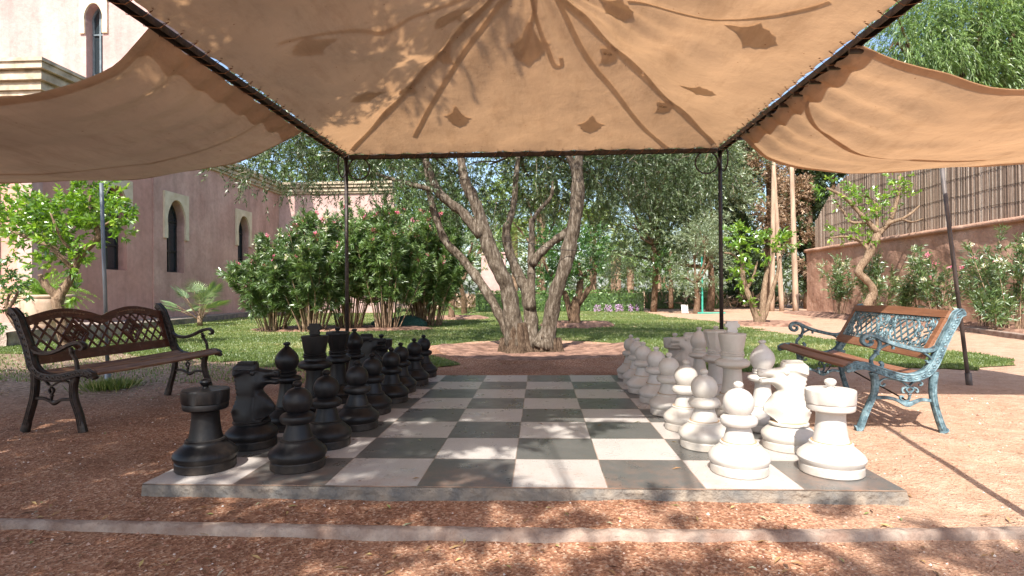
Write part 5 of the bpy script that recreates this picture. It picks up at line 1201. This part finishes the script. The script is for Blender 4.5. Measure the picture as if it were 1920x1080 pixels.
for cx_, cy_, r0, r1, h in ((at(972, 650, OY).x, OY - .02, .21, .13, .40), (at(1020, 650, OY).x, OY, .15, .10, .24), (at(948, 650, OY).x, OY + .05, .10, .05, .16), (at(1044, 650, OY).x, OY - .03, .09, .05, .12)):
    n0 = len(mb.v); prof = [(r0 * 1.25, -.08), (r0 * 1.05, .0), (r0 * .86, .08), (r0 * .72, .18), (r1 * 1.15, h * .75), (r1 * .9, h), (.02, h + .02)]
    K = 40; vs = []
    for r, z in prof:
        for k in range(K):
            a = 2 * math.pi * k / K; rr = r * (1 + .13 * math.sin(7 * a + cx_ * 9) + .10 * math.sin(13 * a + z * 9) + .10 * noise.noise(Vector((math.cos(a) * 2, math.sin(a) * 2, z * 6)))); vs.append((cx_ + rr * math.cos(a), cy_ + rr * math.sin(a), GZ + z))
    mb.add(vs, [(i * K + k, i * K + (k + 1) % K, (i + 1) * K + (k + 1) % K, (i + 1) * K + k) for i in range(len(prof) - 1) for k in range(K)])
mb.build('root_base', M['root'], e, True, True); mb = mb0
OS = [(-3.2, 5.3, 3.15, 1.3, 1.2, .85), (-2.3, 6.2, 3.0, 1.2, 1.2, .9), (-.7, 7.2, 2.95, 1.1, 1.1, .95), (.5, 7.3, 3.05, 1.1, 1.1, .95), (1.6, 7.0, 3.05, 1.1, 1.2, .95), (2.5, 6.4, 3.2, 1.2, 1.2, .9), (0, 5.4, 4.4, 1.7, 1.5, .9), (0, 7, 4.6, 2.2, 2, 1.3), (-2.4, 7.2, 4.3, 1.6, 1.6, 1.2), (2.2, 7.4, 4.3, 1.6, 1.6, 1.2), (0, 8.2, 2.85, 1.1, .8, .8), (-1.2, 8.1, 2.9, 1.0, .8, .8), (1.2, 8.0, 2.85, 1.0, .8, .8), (-3.9, 6.4, 3.3, 1.1, 1.1, .9)]
def twigs(mb, c, d, L, r, step=1):
    for p, q in list(zip(c, d))[::step]:
        a = Vector(p); b = a + Vector(q) * L; mb.tube([a, (a + b) / 2 + Vector((0, 0, .02)), b], [r, r * .8, r * .5], 3, False)
for s in OS:
    src = min([A[-1], B[-1], B2[-1], C_[-1], E_[-1]], key=lambda p: (p - Vector(s[:3])).length); limbs_to(mb, src, [s], .030, 3)
mb.build('trunk', M['olive_bark'], e, True, True)
c, d = lobes(OS, 11500, .25); dd = unit(d * .6 + rdir(len(c)) * .8 + np.array([0, 0, -.25]))
V_, r_ = twigleaves(c, dd, .34, 22, .068, .0145, .8, .1, .25); quadmesh('crown', V_, M['olive_leaf'], e, r_)
mb = MB(); twigs(mb, c, dd, .3, .004, 5); mb.build('twigs', M['twig'], e, False, True)
mb = MB(); mb.tube([at(930, 452, OY - .25), at(990, 455, OY - .3), at(1040, 468, OY - .3), at(1092, 470, OY - .25)], .006, 5); mb.build('tie_wire', M['iron'], e, False, True)

# --- citrus trees
def citrus(name, label, base, limbs_, clusters, Y, leaf, bark, nl, L, W, rad, seg=9, group=None):
    e = empty(name, base, label, 'tree', group); mb = MB()
    for px, w, dy in limbs_: limb(mb, px, w, Y, dy, 5, seg, .12)
    mb.build('trunk', bark, e, True, True); cs, ds = [], []
    for (x, y, r, m) in clusters:
        for _ in range(int(m * 1.7)):
            q = RNG.normal(0, 1, 3); q /= max(1, np.linalg.norm(q) * .6); p = at(x, y, Y); s = r * (Y - CY) / F_; cs.append(np.array(p) + q * np.array([s, s * 1.1, s]) * .8); ds.append(q + np.array([0, 0, .9]))
    V_, r_ = twigleaves(np.array(cs), np.array(ds), rad, nl, L, W, .95, .15); quadmesh('foliage', V_, leaf, e, r_); return e
YC = 6.0
citrus('citrus_tree', 'leafy citrus tree with a twisted trunk in front of the terracotta urn', at(120, 655, YC),
  [([(122, 668), (118, 620), (108, 570), (116, 548), (130, 527), (140, 505), (150, 482), (170, 460), (186, 440), (177, 420), (175, 405), (170, 385), (172, 350)], [20, 20, 22, 19, 15, 13, 12, 12, 12, 10, 9, 8, 5], None),
   ([(112, 560), (95, 545), (82, 530), (75, 515)], [16, 15, 13, 8], [0, -.05, -.1, -.1]), ([(138, 505), (115, 482), (95, 462), (67, 452), (45, 442), (20, 432), (-10, 420)], [10, 10, 9, 8, 7, 5, 4], [0, -.1, -.15, -.2, -.2, -.2, -.2]),
   ([(150, 480), (120, 455), (105, 425), (95, 400)], [7, 6, 5, 3], [0, -.2, -.3, -.3]), ([(178, 425), (200, 420), (220, 400)], [6, 5, 3], None)],
  [(150, 372, 26, 16), (190, 362, 22, 14), (110, 410, 34, 26), (70, 420, 30, 20), (30, 390, 26, 16), (20, 430, 28, 18), (130, 440, 34, 26), (90, 450, 26, 14), (150, 410, 26, 16), (205, 400, 22, 16), (215, 420, 20, 12), (120, 478, 22, 12), (100, 492, 16, 6), (140, 490, 14, 6), (60, 395, 26, 12), (200, 440, 16, 7), (145, 545, 10, 3), (0, 420, 30, 14)], YC, M['citrus_leaf'], M['citrus_bark'], 16, .098, .038, .17)
citrus('citrus_tree', 'young citrus shrub at the far left edge behind the dark bench', at(60, 660, 5.2),
  [([(66, 672), (45, 628), (22, 596), (12, 575), (18, 550)], [15, 14, 12, 8, 4], None), ([(14, 580), (28, 560), (34, 545)], [8, 6, 4], None)], [(12, 520, 26, 12), (32, 525, 16, 8), (0, 560, 24, 10), (35, 545, 12, 5), (-20, 530, 30, 10), (8, 590, 14, 5)], 5.2, M['citrus_dark'], M['citrus_bark'], 13, .065, .026, .12)
yb = gnd(1630, 604).y
citrus('citrus_tree', 'pruned citrus tree with zigzag trunk in front of the reed fence', gnd(1630, 604),
  [([(1630, 606), (1627, 572), (1638, 549), (1627, 528), (1610, 509), (1627, 481), (1642, 448), (1646, 430)], [17, 16, 15, 14, 14, 16, 14, 13], None), ([(1645, 435), (1627, 415), (1610, 398), (1589, 374), (1570, 362), (1550, 353)], [12, 9, 8, 7, 6, 5], None),
   ([(1646, 440), (1666, 418), (1678, 389), (1685, 359), (1687, 330)], [10, 9, 8, 6, 4], None), ([(1655, 430), (1668, 418), (1692, 410), (1708, 400), (1724, 386)], [9, 7, 6, 5, 3], [0, -.1, -.2, -.2, -.2]), ([(1690, 411), (1710, 416), (1731, 410)], [5, 4, 2], [-.2, -.2, -.2]),
   ([(1630, 470), (1615, 454), (1586, 444), (1556, 446)], [8, 7, 5, 3], [0, .1, .1, .1]), ([(1625, 417), (1595, 416), (1580, 395), (1565, 375)], [6, 5, 4, 3], [0, .15, .2, .2]), ([(1645, 430), (1642, 386), (1632, 372), (1620, 366)], [6, 5, 4, 3], [0, .1, .2, .2])],
  [(1552, 345, 12, 7), (1595, 362, 9, 6), (1605, 380, 12, 8), (1622, 361, 8, 5), (1643, 378, 12, 8), (1625, 398, 9, 5), (1650, 402, 9, 5), (1687, 325, 10, 5), (1687, 357, 11, 7), (1700, 372, 10, 5), (1575, 374, 7, 3), (1583, 432, 12, 7), (1562, 440, 8, 4), (1615, 445, 9, 5), (1640, 420, 8, 4), (1630, 450, 7, 3), (1608, 410, 6, 3), (1680, 340, 6, 2)], yb, M['citrus_leaf'], M['citrus_bark'], 11, .11, .042, .16)
yb = gnd(1425, 610).y
citrus('citrus_tree', 'pruned young citrus with several bent limbs beside the lawn', gnd(1425, 610),
  [([(1422, 612), (1412, 575), (1399, 543), (1392, 514), (1392, 484), (1385, 470), (1369, 462)], [13, 12, 11, 9, 7, 5, 3], None), ([(1428, 612), (1432, 549), (1437, 514), (1447, 484), (1450, 462)], [14, 11, 8, 6, 4], None), ([(1432, 600), (1447, 549), (1458, 510), (1462, 480)], [9, 8, 6, 4], None), ([(1396, 500), (1375, 478), (1358, 474)], [5, 4, 3], None), ([(1398, 545), (1412, 520), (1420, 490)], [6, 5, 3], None)],
  [(1380, 440, 12, 9), (1385, 465, 10, 6), (1362, 470, 9, 4), (1425, 455, 13, 9), (1455, 450, 13, 9), (1470, 458, 12, 8), (1390, 500, 9, 5), (1445, 475, 8, 4), (1416, 500, 8, 3), (1395, 530, 7, 4), (1402, 560, 6, 3), (1412, 585, 5, 2), (1378, 520, 7, 3)], yb, M['citrus_leaf'], M['citrus_bark'], 12, .13, .045, .18)
yb = gnd(1080, 611).y
citrus('citrus_tree', 'bushy citrus tree with dark forked trunk just behind the olive tree', gnd(1080, 611),
  [([(1077, 614), (1078, 576), (1086, 545), (1088, 520), (1084, 490)], [22, 19, 14, 11, 7], None), ([(1072, 600), (1062, 560), (1050, 530), (1030, 510), (1018, 487)], [13, 11, 9, 7, 4], None), ([(1084, 570), (1102, 545), (1116, 515), (1112, 490)], [13, 10, 8, 5], None), ([(1088, 530), (1100, 510), (1120, 500)], [8, 6, 4], None)],
  [(1020, 470, 22, 30), (1040, 500, 26, 34), (1030, 530, 20, 22), (1070, 470, 28, 34), (1100, 455, 22, 26), (1115, 440, 14, 12), (1095, 490, 22, 26), (1060, 520, 22, 20), (1110, 510, 14, 10), (1015, 445, 16, 10), (1045, 450, 22, 20), (1050, 550, 14, 8), (1120, 475, 10, 7)], yb, M['citrus_dark'], M['brown_bark'], 14, .10, .036, .2)
yb = 12.2
citrus('shrub_tree', 'small dark forked tree between the oleanders and the olive', gnd(848, 598),
  [([(846, 602), (848, 560), (852, 535), (846, 500), (850, 470)], [14, 13, 11, 8, 5], None), ([(850, 540), (870, 520), (876, 490), (886, 455)], [10, 8, 6, 4], None), ([(848, 530), (838, 515), (830, 500)], [7, 5, 3], None)], [(870, 440, 30, 26), (900, 455, 24, 20), (845, 430, 30, 22), (890, 480, 18, 10)], gnd(848, 598).y, M['pale_olive'], M['brown_bark'], 14, .09, .03, .2)

# --- oleanders
def oleander(label, base, h, sp, ns, leaf, flowers, group, nl=20, L=.115, W=.022, stemr=.014, low=.33, fl=.25, pet=.034):
    e = empty('oleander', base, label, 'shrub', group); mb = MB(); cs, ds, rr = [], [], []; pets = {'petal_pink': [], 'petal_white': []}
    for k in range(ns):
        a = RNG.uniform(0, 6.3); q = RNG.random() ** .6; b = Vector(base) + Vector((math.cos(a), math.sin(a), 0)) * q * sp * .35; hh = h * (RNG.uniform(.62, 1.0) - .18 * q ** 2)
        t = b + Vector((math.cos(a) * sp * q, math.sin(a) * sp * q, hh)); mid = (b + t) / 2 + Vector((RNG.normal(0, .05), RNG.normal(0, .05), hh * .08))
        P_ = smooth_path([b - Vector((0, 0, .05)), mid, t], 8); mb.tube(P_, [stemr * (1.1 - .75 * i / (len(P_) - 1)) for i in range(len(P_))], 6)
        for i in range(5, len(P_)):
            for z_ in range(2 if i < len(P_) - 1 else 3):
                dd = (P_[i] - P_[i - 1]).normalized(); c = P_[i]; d2 = dd * .9 + Vector(tuple(RNG.normal(0, .55, 3)))
                if c.z - base[2] > h * low * RNG.uniform(.7, 1.1): cs.append(tuple(c)); ds.append(tuple(d2))
        if flowers and RNG.random() < fl:
            kind = flowers[RNG.integers(len(flowers))]; c = np.array(t) + RNG.normal(0, .018, (4, 3)) + np.array([0, 0, .08])
            for cc in c: pets[kind].append((cc, 9))
    mb.build('stems', M['stem'], e, True, True); V_, r_ = twigleaves(np.array(cs), np.array(ds), .20, nl, L, W, .75, .12); quadmesh('foliage', V_, leaf, e, r_)
    for kn, lst in pets.items():
        if lst:
            for h0 in range(0, len(lst), 4):
                c = np.repeat(np.array([l[0] for l in lst[h0:h0 + 4]]), 11, 0); c = c + RNG.normal(0, .020, c.shape); quadmesh('flower_cluster', leafquads(c, rdir(len(c)) + np.array([0, -.3, .4]), pet, pet * .85), M[kn], e)
    return e
G1 = 'oleanders along the rose building'
for i, (px, py, h, sp, ns, lf, fl, lb) in enumerate([(512, 622, 1.75, .72, 46, 'oleander_pale', ['petal_white', 'petal_pink'], 'low sunlit oleander with white and pink blooms, leftmost of its row'), (585, 622, 2.35, .75, 52, 'oleander_pale', ['petal_pink', 'petal_white'], 'sunlit oleander left of the black canopy post'),
      (655, 618, 2.75, .8, 54, 'oleander_leaf', ['petal_pink'], 'tall oleander right behind the left canopy post'), (725, 618, 2.6, .75, 52, 'oleander_leaf', ['petal_pink'], 'dark oleander in the middle of the row above the green netting'), (790, 612, 2.75, .8, 54, 'oleander_leaf', ['petal_pink'], 'tall oleander with bright pink blooms left of the olive tree'), (842, 600, 2.8, .8, 44, 'oleander_leaf', ['petal_pink'], 'oleander at the right end of the row, nearest the olive')]):
    b = gnd(px, py); oleander(lb, (b.x, min(b.y, 12.2), GZ), h * 1.1, sp, ns, M[lf], fl, G1, 30, .140, .025, .012, .09, .62, .045)
G2 = 'oleanders in front of the terracotta wall'
for (px, x, ztop, sp, ns, fl, lb) in [(1572, 9.3, 470, .45, 16, ['petal_white'], 'white flowering oleander at the left end of the terracotta wall'), (1642, 9.3, 478, .5, 18, ['petal_white'], 'white flowering oleander right behind the zigzag citrus trunk'), (1690, 9.3, 515, .22, 6, None, 'thin leafy oleander without flowers between two flowering ones'),
      (1722, 9.3, 462, .22, 7, ['petal_white'], 'slender upright oleander left of the leaning pole'), (1762, 9.3, 470, .42, 14, ['petal_white', 'petal_pink'], 'oleander with white and pink blooms behind the leaning pole'), (1845, 9.2, 458, .30, 11, ['petal_pink'], 'upright oleander right of the leaning pole'), (1898, 9.1, 432, .55, 20, ['petal_white'], 'tallest white flowering oleander at the right edge'), (1868, 8.7, 540, .28, 9, None, 'short leafy oleander at the kerb near the right edge')]:
    p = atx(px, ztop, x); h = p.z - GZ; oleander(lb, (x, p.y, GZ), h, sp * .9, max(5, int(ns * .72)), M['oleander_pale'], fl, G2, 12, .12, .021, .011, .22, .75, .036)
# green net heaps
for (px, py, r) in ((765, 613, .36), (718, 612, .22)):
    b = gnd(px, py); mb = MB(); mb.sphere((0, 0, 0), r, (1.35, .9, .62), 28, 16); mb.v = [tuple(Vector(v) * (1 + .12 * noise.noise(Vector(v) * 7))) for v in mb.v]
    o = mb.build('garden_netting', M['net'], smooth=True); o.location = (b.x, b.y - .1, GZ + r * .2); tag(o, ('larger' if r > .3 else 'smaller') + ' heap of dark green garden netting under the oleanders', 'netting')

# --- hedge
def hedge(label, pts, w, h, n):
    e = empty('clipped_hedge', pts[0], label, 'hedge', 'clipped hedges beyond the lawn'); Vs = []
    mb = MB()
    for a, b in zip(pts[:-1], pts[1:]):
        a, b = Vector(a), Vector(b); d = b - a; L_ = d.length; d.normalize(); s = Vector((-d.y, d.x, 0)); m = int(n * L_)
        t = RNG.random(m) * L_; f = RNG.random(m); k = RNG.random(m)
        off = np.where(k < .55, -w / 2, np.where(k < .9, (f * 2 - 1) * w / 2, w / 2)); zz = np.where((k >= .55) & (k < .9), h, f * h) + RNG.normal(0, .03, m)
        p = np.array(a)[None, :] + np.outer(t, d) + np.outer(off * (1 if s.y > 0 else -1) + RNG.normal(0, .03, m), s); p[:, 2] = GZ + zz
        Vs.append(leafquads(p, rdir(m) + np.array([0, -.2, .6]), .11, .05)); mb.beam(a + Vector((0, 0, h * .48)), b + Vector((0, 0, h * .48)), w * .86, h * .9)
    mb.build('branches', M['hedge_leaf'], e, False, True); quadmesh('foliage', np.concatenate(Vs), M['hedge_leaf'], e)
def hg(px, y): p = at(px, 560, y); return (p.x, y, GZ)
HY = 22.0
hedge('long clipped green hedge beyond the lawn, with a notch behind the citrus', [hg(895, HY + .5), hg(1205, HY)], 1.0, .82, 420)
hedge('clipped hedge further back on the right with a square end', [hg(1212, HY + 3), hg(1345, HY + 3)], 1.0, .85, 420)
hedge('low clipped hedge far right behind the canopy post', [hg(1352, HY + 5), hg(1460, HY + 5)], 1.0, .8, 300)
p0, p1 = hg(1110, HY - .75), hg(1200, HY - .8); m = 500; t = np.clip(np.take([.08, .14, .3, .36, .52, .55, .61, .8, .93], RNG.integers(0, 9, m)) + RNG.normal(0, .022, m), 0, 1); P_ = np.array(p0)[None] + np.outer(t, np.array(p1) - np.array(p0)); P_[:, 1] += RNG.normal(0, .1, m); P_[:, 2] += RNG.random(m) * .28
tag(quadmesh('lilac_flowers', leafquads(P_, rdir(m) + np.array([0, 0, 1]), .07, .03), M['lilac']), 'strip of lilac flowers along the foot of the long hedge', 'flowers', kind='stuff')

# --- mid and far trees
def B_(px, y): p = at(px, 560, y); return (p.x, y, GZ)
def S(px, py, y, rpx, rz=None, ry=None):
    p = at(px, py, y); k = (y - CY) / F_; r = rpx * k; return (p.x, y, p.z, r, (ry or 1) * r, (rz * k) if rz else r * .8)
tree('background_tree', 'large grey green olive tree filling the middle right of the view', 'tree', B_(1225, 21), [S(1150, 330, 20, 75, 60), S(1235, 340, 20, 75, 70), S(1190, 420, 20.5, 75, 60), S(1260, 420, 21, 62, 70), S(1195, 250, 19.5, 110, 70), S(1310, 300, 20.5, 70, 75), S(1225, 485, 21, 45, 34)], M['far_olive'], M['brown_bark'], 5200, 20, .125, .034, r0=.11, group='trees beyond the lawn', bend=.12, tw=.42, droop=.08)
tree('background_tree', 'pale silvery olive tree hanging over the right end of the hedge', 'tree', B_(1330, 21.5), [S(1290, 420, 21, 60, 60), S(1330, 360, 21.5, 70, 70), S(1250, 360, 22, 60, 70), S(1310, 300, 22, 75, 60), S(1150, 470, 22.5, 40, 40)], M['pale_olive'], M['brown_bark'], 2600, 17, .15, .037, r0=.14, group='trees beyond the lawn', bend=.4, tw=.6)
tree('young_olive', 'young pale olive tree tied to a green stake', 'tree', tuple(gnd(1305, 588)), [S(1300, 470, gnd(1305, 588).y, 40, 45), S(1330, 490, gnd(1305, 588).y, 34, 45), S(1320, 440, gnd(1305, 588).y, 34, 32), S(1285, 520, gnd(1305, 588).y, 26, 28)], M['pale_olive'], M['brown_bark'], 900, 16, .10, .020, r0=.10, tw=.4)
b = gnd(1317, 588); e = empty('tree_stake', b, 'bright green stake beside the young olive tree', 'stake'); mb = MB(); mb.tube([b, b + Vector((0, 0, 2.1))], .035, 8); mb.build('stake', M['green_stake'], e, False, True); mb = MB(); mb.tube([b + Vector((-.2, -.1, .02)), b + Vector((.8, -.1, .02))], .03, 6); mb.build('ground_pipe', M['green_stake'], e, False, True)
b = gnd(1284, 588); e = empty('garden_sign', b, 'small tilted pale sign board on the ground near the young olive', 'sign'); mb = MB(); rt = Matrix.Rotation(R_(-18), 3, 'X'); mb.box(b + Vector((0, 0, .17)), (.24, .025, .32), rt); mb.build('board', M['white_sign'], e, False, True); mb = MB(); mb.beam(b, b + Vector((.02, .12, .2)), .03, .03); mb.build('prop', M['pine_post'], e, False, True)
citrus('shrub_tree', 'thin dark trunked citrus in front of the far hedge', B_(1258, 20), [([(1258, 578), (1258, 530), (1256, 500), (1258, 470)], [9, 8, 7, 4], None), ([(1256, 545), (1245, 530), (1248, 515)], [5, 4, 3], None)], [(1245, 500, 16, 16), (1262, 490, 14, 14), (1240, 520, 10, 6)], 20.0, M['citrus_dark'], M['brown_bark'], 14, .13, .045, .25)
# yellowish sunlit tree behind the olive
tree('background_tree', 'yellow green sunlit tree glimpsed between the olive limbs', 'tree', B_(1010, 24), [S(990, 370, 24, 60, 36), S(1060, 375, 24, 50, 34), S(930, 380, 24, 44, 34), S(1020, 330, 25, 90, 50)], M['palm_leaf'], M['brown_bark'], 1000, 15, .16, .05, r0=.12, group='trees beyond the lawn')
tree('background_tree', 'mid green tree behind the oleander row', 'tree', B_(870, 20), [S(900, 470, 19, 36, 45), S(860, 420, 20, 60, 60), S(800, 380, 21, 60, 50), S(920, 430, 22, 40, 50)], M['pepper_leaf'], M['brown_bark'], 1100, 15, .15, .04, r0=.1, group='trees beyond the lawn')
tree('background_tree', 'dark green tree behind the side wing of the rose building', 'tree', B_(640, 30), [S(560, 290, 30, 90, 60), S(660, 300, 30, 80, 60), S(750, 340, 30, 70, 70), S(700, 240, 30, 120, 70), S(780, 420, 30, 50, 50)], M['pepper_leaf'], M['brown_bark'], 2600, 16, .24, .07, r0=.2, group='trees beyond the lawn')
# cypresses
def cypress(label, px, y, toppx, specs_g, specs_b, lean=0):
    b = B_(px, y); e = empty('cypress_tree', b, label, 'tree', 'cypress trees on the right'); mb = MB(); tp = at(px + lean, toppx, y); mb.tube(smooth_path([Vector(b), (Vector(b) + tp) / 2 + Vector((.05, 0, 0)), tp], 6), [.20 - .012 * i for i in range(13)], 9, jitter=.08); mb.build('trunk', M['brown_bark'], e, True, True)
    for sp, mt, nm, n in ((specs_g, 'cypress_green', 'green_foliage', 3000), (specs_b, 'cypress_brown', 'dry_foliage', 1800)):
        if sp:
            c, d = lobes(sp, n, .2); V_, r_ = twigleaves(c, unit(d + .5 * rdir(len(c)) + np.array([0, 0, .5])), .35, 20, .12, .04, .9, .1); quadmesh(nm, V_, M[mt], e, r_)
cypress('dark cypress with a dead brown crown left of the bare posts', 1440, 22.5, 200, [S(1385, 340, 22.8, 34, 90), S(1390, 460, 22.8, 30, 60), S(1400, 250, 23, 50, 70), S(1430, 480, 23.2, 36, 60), S(1480, 400, 23.4, 30, 60)], [S(1425, 320, 22.2, 26, 60), S(1445, 380, 22.2, 24, 45), S(1430, 260, 22.2, 36, 50), S(1460, 440, 22.6, 18, 40)])
cypress('grey green cypress behind the tall bare post', 1515, 23.5, 220, [S(1510, 400, 23.5, 26, 90), S(1520, 300, 23.5, 30, 60), S(1520, 500, 23.5, 20, 50)], [S(1490, 360, 23.2, 22, 50), S(1512, 470, 23.0, 14, 40)])
cypress('dark cypress at the end of the reed fence', 1560, 26, 180, [S(1545, 320, 26, 30, 60), S(1570, 260, 26, 50, 60), S(1540, 420, 26, 26, 70)], None)
cypress('dark slender cypress seen right of the right canopy post', 1390, 26, 200, [S(1370, 330, 26, 36, 80), S(1365, 450, 26, 30, 70), S(1400, 520, 26, 34, 40)], None)
for px, lb, t0, r, dx in ((1492, 'tall bare straight wooden post, rightmost of the three', 300, .11, -8), (1466, 'bare leaning trunk post in the middle of the three', 230, .09, -20), (1447, 'bare brown trunk post, leftmost of the three', 260, .09, 4)):
    y = 21.0; b = B_(px, y); tp = at(px + dx, t0, y); e = empty('wooden_post', b, lb, 'post', 'bare posts beside the cypresses'); mb = MB(); mb.tube(smooth_path([Vector(b) - Vector((0, 0, .1)), (Vector(b) + tp) / 2, tp], 6), [r * (1.1 - .03 * i) for i in range(13)], 10, jitter=.04); mb.build('shaft', M['pine_post'], e, True, True)
# weeping pepper tree top right
tree('pepper_tree', 'big weeping pepper tree above the reed fence at the top right', 'tree', (15.5, 19, GZ), [S(1700, 80, 18, 90, 80), S(1800, 90, 18, 110, 90), S(1900, 60, 18, 110, 90), S(1840, -20, 19, 160, 90), S(1690, 150, 19, 70, 60), S(1960, 150, 18, 120, 90), S(1780, 190, 19, 120, 70), S(2080, 0, 18, 160, 160)], M['pepper_leaf'], M['brown_bark'], 12000, 18, .19, .032, r0=.3, droop=.6, tw=.8, bend=.9, spread=.5, shell=.35)
# palms
def palm(label, px, y, py, nf, fl, r=.17, m='palm_leaf'):
    b = B_(px, y); c = at(px, py, y); e = empty('palm_tree', b, label, 'palm', 'palms beyond the hedge'); mb = MB(); P_ = smooth_path([Vector(b), (Vector(b) + c) / 2, c], 10); mb.tube(P_, [r * (1 + .10 * (i % 2)) for i in range(len(P_))], 10); mb.build('trunk', M['palm_bark'], e, False, True); Vs = []
    for k in range(nf):
        a = RNG.uniform(0, 6.3); el = RNG.uniform(-.5, 1.2); d = np.array([math.cos(a) * math.cos(el), math.sin(a) * math.cos(el), math.sin(el)]); t = np.linspace(.08, 1, 34); p = np.array(c) + d * (t * fl)[:, None]; p[:, 2] -= t ** 2 * fl * .75; sd = unit(np.cross(d, [0, 0, 1.0]))
        for s in (-1, 1):
            q = np.tile(sd * s + d * .5, (34, 1)); q[:, 2] -= .45; Vs.append(leafquads(p, q, .45 * fl / 1.8, .035))
    quadmesh('fronds', np.concatenate(Vs), M[m], e)
palm('palm with hanging yellow green fronds between the olive limbs', 965, 30, 425, 40, 2.0); palm('palm with yellow fronds right of the olive tree', 1112, 27, 405, 40, 2.0); palm('stout palm trunk behind the hedge', 1155, 33, 470, 26, 2.2, .30, 'pepper_leaf'); palm('pale palm trunk right of the stout one', 1232, 36, 455, 26, 2.2, .28, 'pepper_leaf'); palm('palm at the right end of the far garden', 1182, 39, 490, 22, 2.0, .25, 'pepper_leaf')
palm('short palm far behind the left olive limbs', 1015, 38, 380, 26, 2.4, .3, 'pepper_leaf')
# distant pink wall glimpsed between the limbs
mb = MB(); a, b = at(903, 500, 34), at(948, 500, 34); mb.box(((a.x + b.x) / 2, 34, 1.5), (b.x - a.x, .3, 3.4)); mb.box(((a.x + b.x) / 2, 33.96, 3.24), (b.x - a.x + .1, .4, .1))
tag(mb.build('distant_wall', M['plaster_light']), 'distant pale pink wall between the left olive limbs', 'wall')
# far wood behind everything
sp = [S(px, py, 46 + 8 * math.sin(px), 95, 62) for px in range(420, 1960, 62) for py in (535, 490, 400)] + [S(px, 300, 52, 110, 80) for px in list(range(560, 1300, 90)) + list(range(1330, 1560, 90))]
c, d = lobes(sp, 15000, .2); V_, r_ = twigleaves(c, unit(d + rdir(len(c))), .9, 9, .42, .13, .9, .2, .3); tag(quadmesh('distant_wood', V_, M['wood_leaf'], None, r_), 'far mass of garden trees closing the view', 'trees', kind='stuff')
p = np.column_stack([RNG.uniform(-6, 14, 9000), RNG.uniform(24, 40, 9000), np.full(9000, GZ) + RNG.random(9000) * .5]); tag(quadmesh('ground_cover', leafquads(p, rdir(9000) + np.array([0, 0, .8]), .4, .09), M['cypress_brown'], None, RNG.random(9000)), 'dry low ground cover behind the hedges', 'ground cover', kind='stuff')
# tree behind and left of the viewpoint: its crown throws the dappled shade on board and canopy
SH = [(-4.4, -.7, 4.1, 1.5, 1.1, .5), (-3.2, -.3, 4.3, 1.2, 1.1, .5), (-5.6, -.2, 4.3, 1.3, 1.2, .5), (-3.5, -2.0, 4.0, 1.4, 1.0, .6), (-2.0, -2.1, 3.9, 1.2, .9, .5), (-3.4, -3.4, 3.8, 1.5, 1.1, .6), (-2.1, -3.5, 3.9, 1.0, 1.0, .6), (-5.4, -2.6, 4.2, 1.5, 1.4, .6), (-2.9, -.9, 5.0, 1.3, 1.0, .5), (-1.5, -1.3, 5.4, 1.1, 1.0, .5), (-4.0, -1.7, 5.6, 1.5, 1.3, .5), (-5.4, -1.9, 5.7, 1.4, 1.3, .5), (-2.9, -2.0, 5.8, 1.2, 1.1, .5)]
tree('olive_tree', 'olive tree standing behind the viewpoint at the left, seen only by its shade', 'tree', (-2.6, -4.9, GZ), SH, M['olive_leaf'], M['olive_bark'], 10500, 26, .095, .030, r0=.16, tw=.36, spread=.9, shell=.1)
SH2 = [(-.3, -3.9, 4.2, .75, .5, .3), (-.9, -3.3, 4.3, .6, .5, .3), (-.7, -2.5, 4.3, .55, .5, .3), (.0, -3.1, 4.4, .45, .35, .25), (.7, -4.6, 4.2, .8, .45, .3), (-.3, -4.7, 4.2, .8, .45, .3), (1.5, -4.75, 4.2, .5, .3, .25)]
tree('olive_tree', 'olive tree standing behind the viewpoint at the right, seen only by its dappled shade', 'tree', (-.1, -8.5, GZ), SH2, M['olive_leaf'], M['olive_bark'], 430, 22, .12, .050, r0=.028, tw=.20, spread=1.2, shell=.1, sub=1)
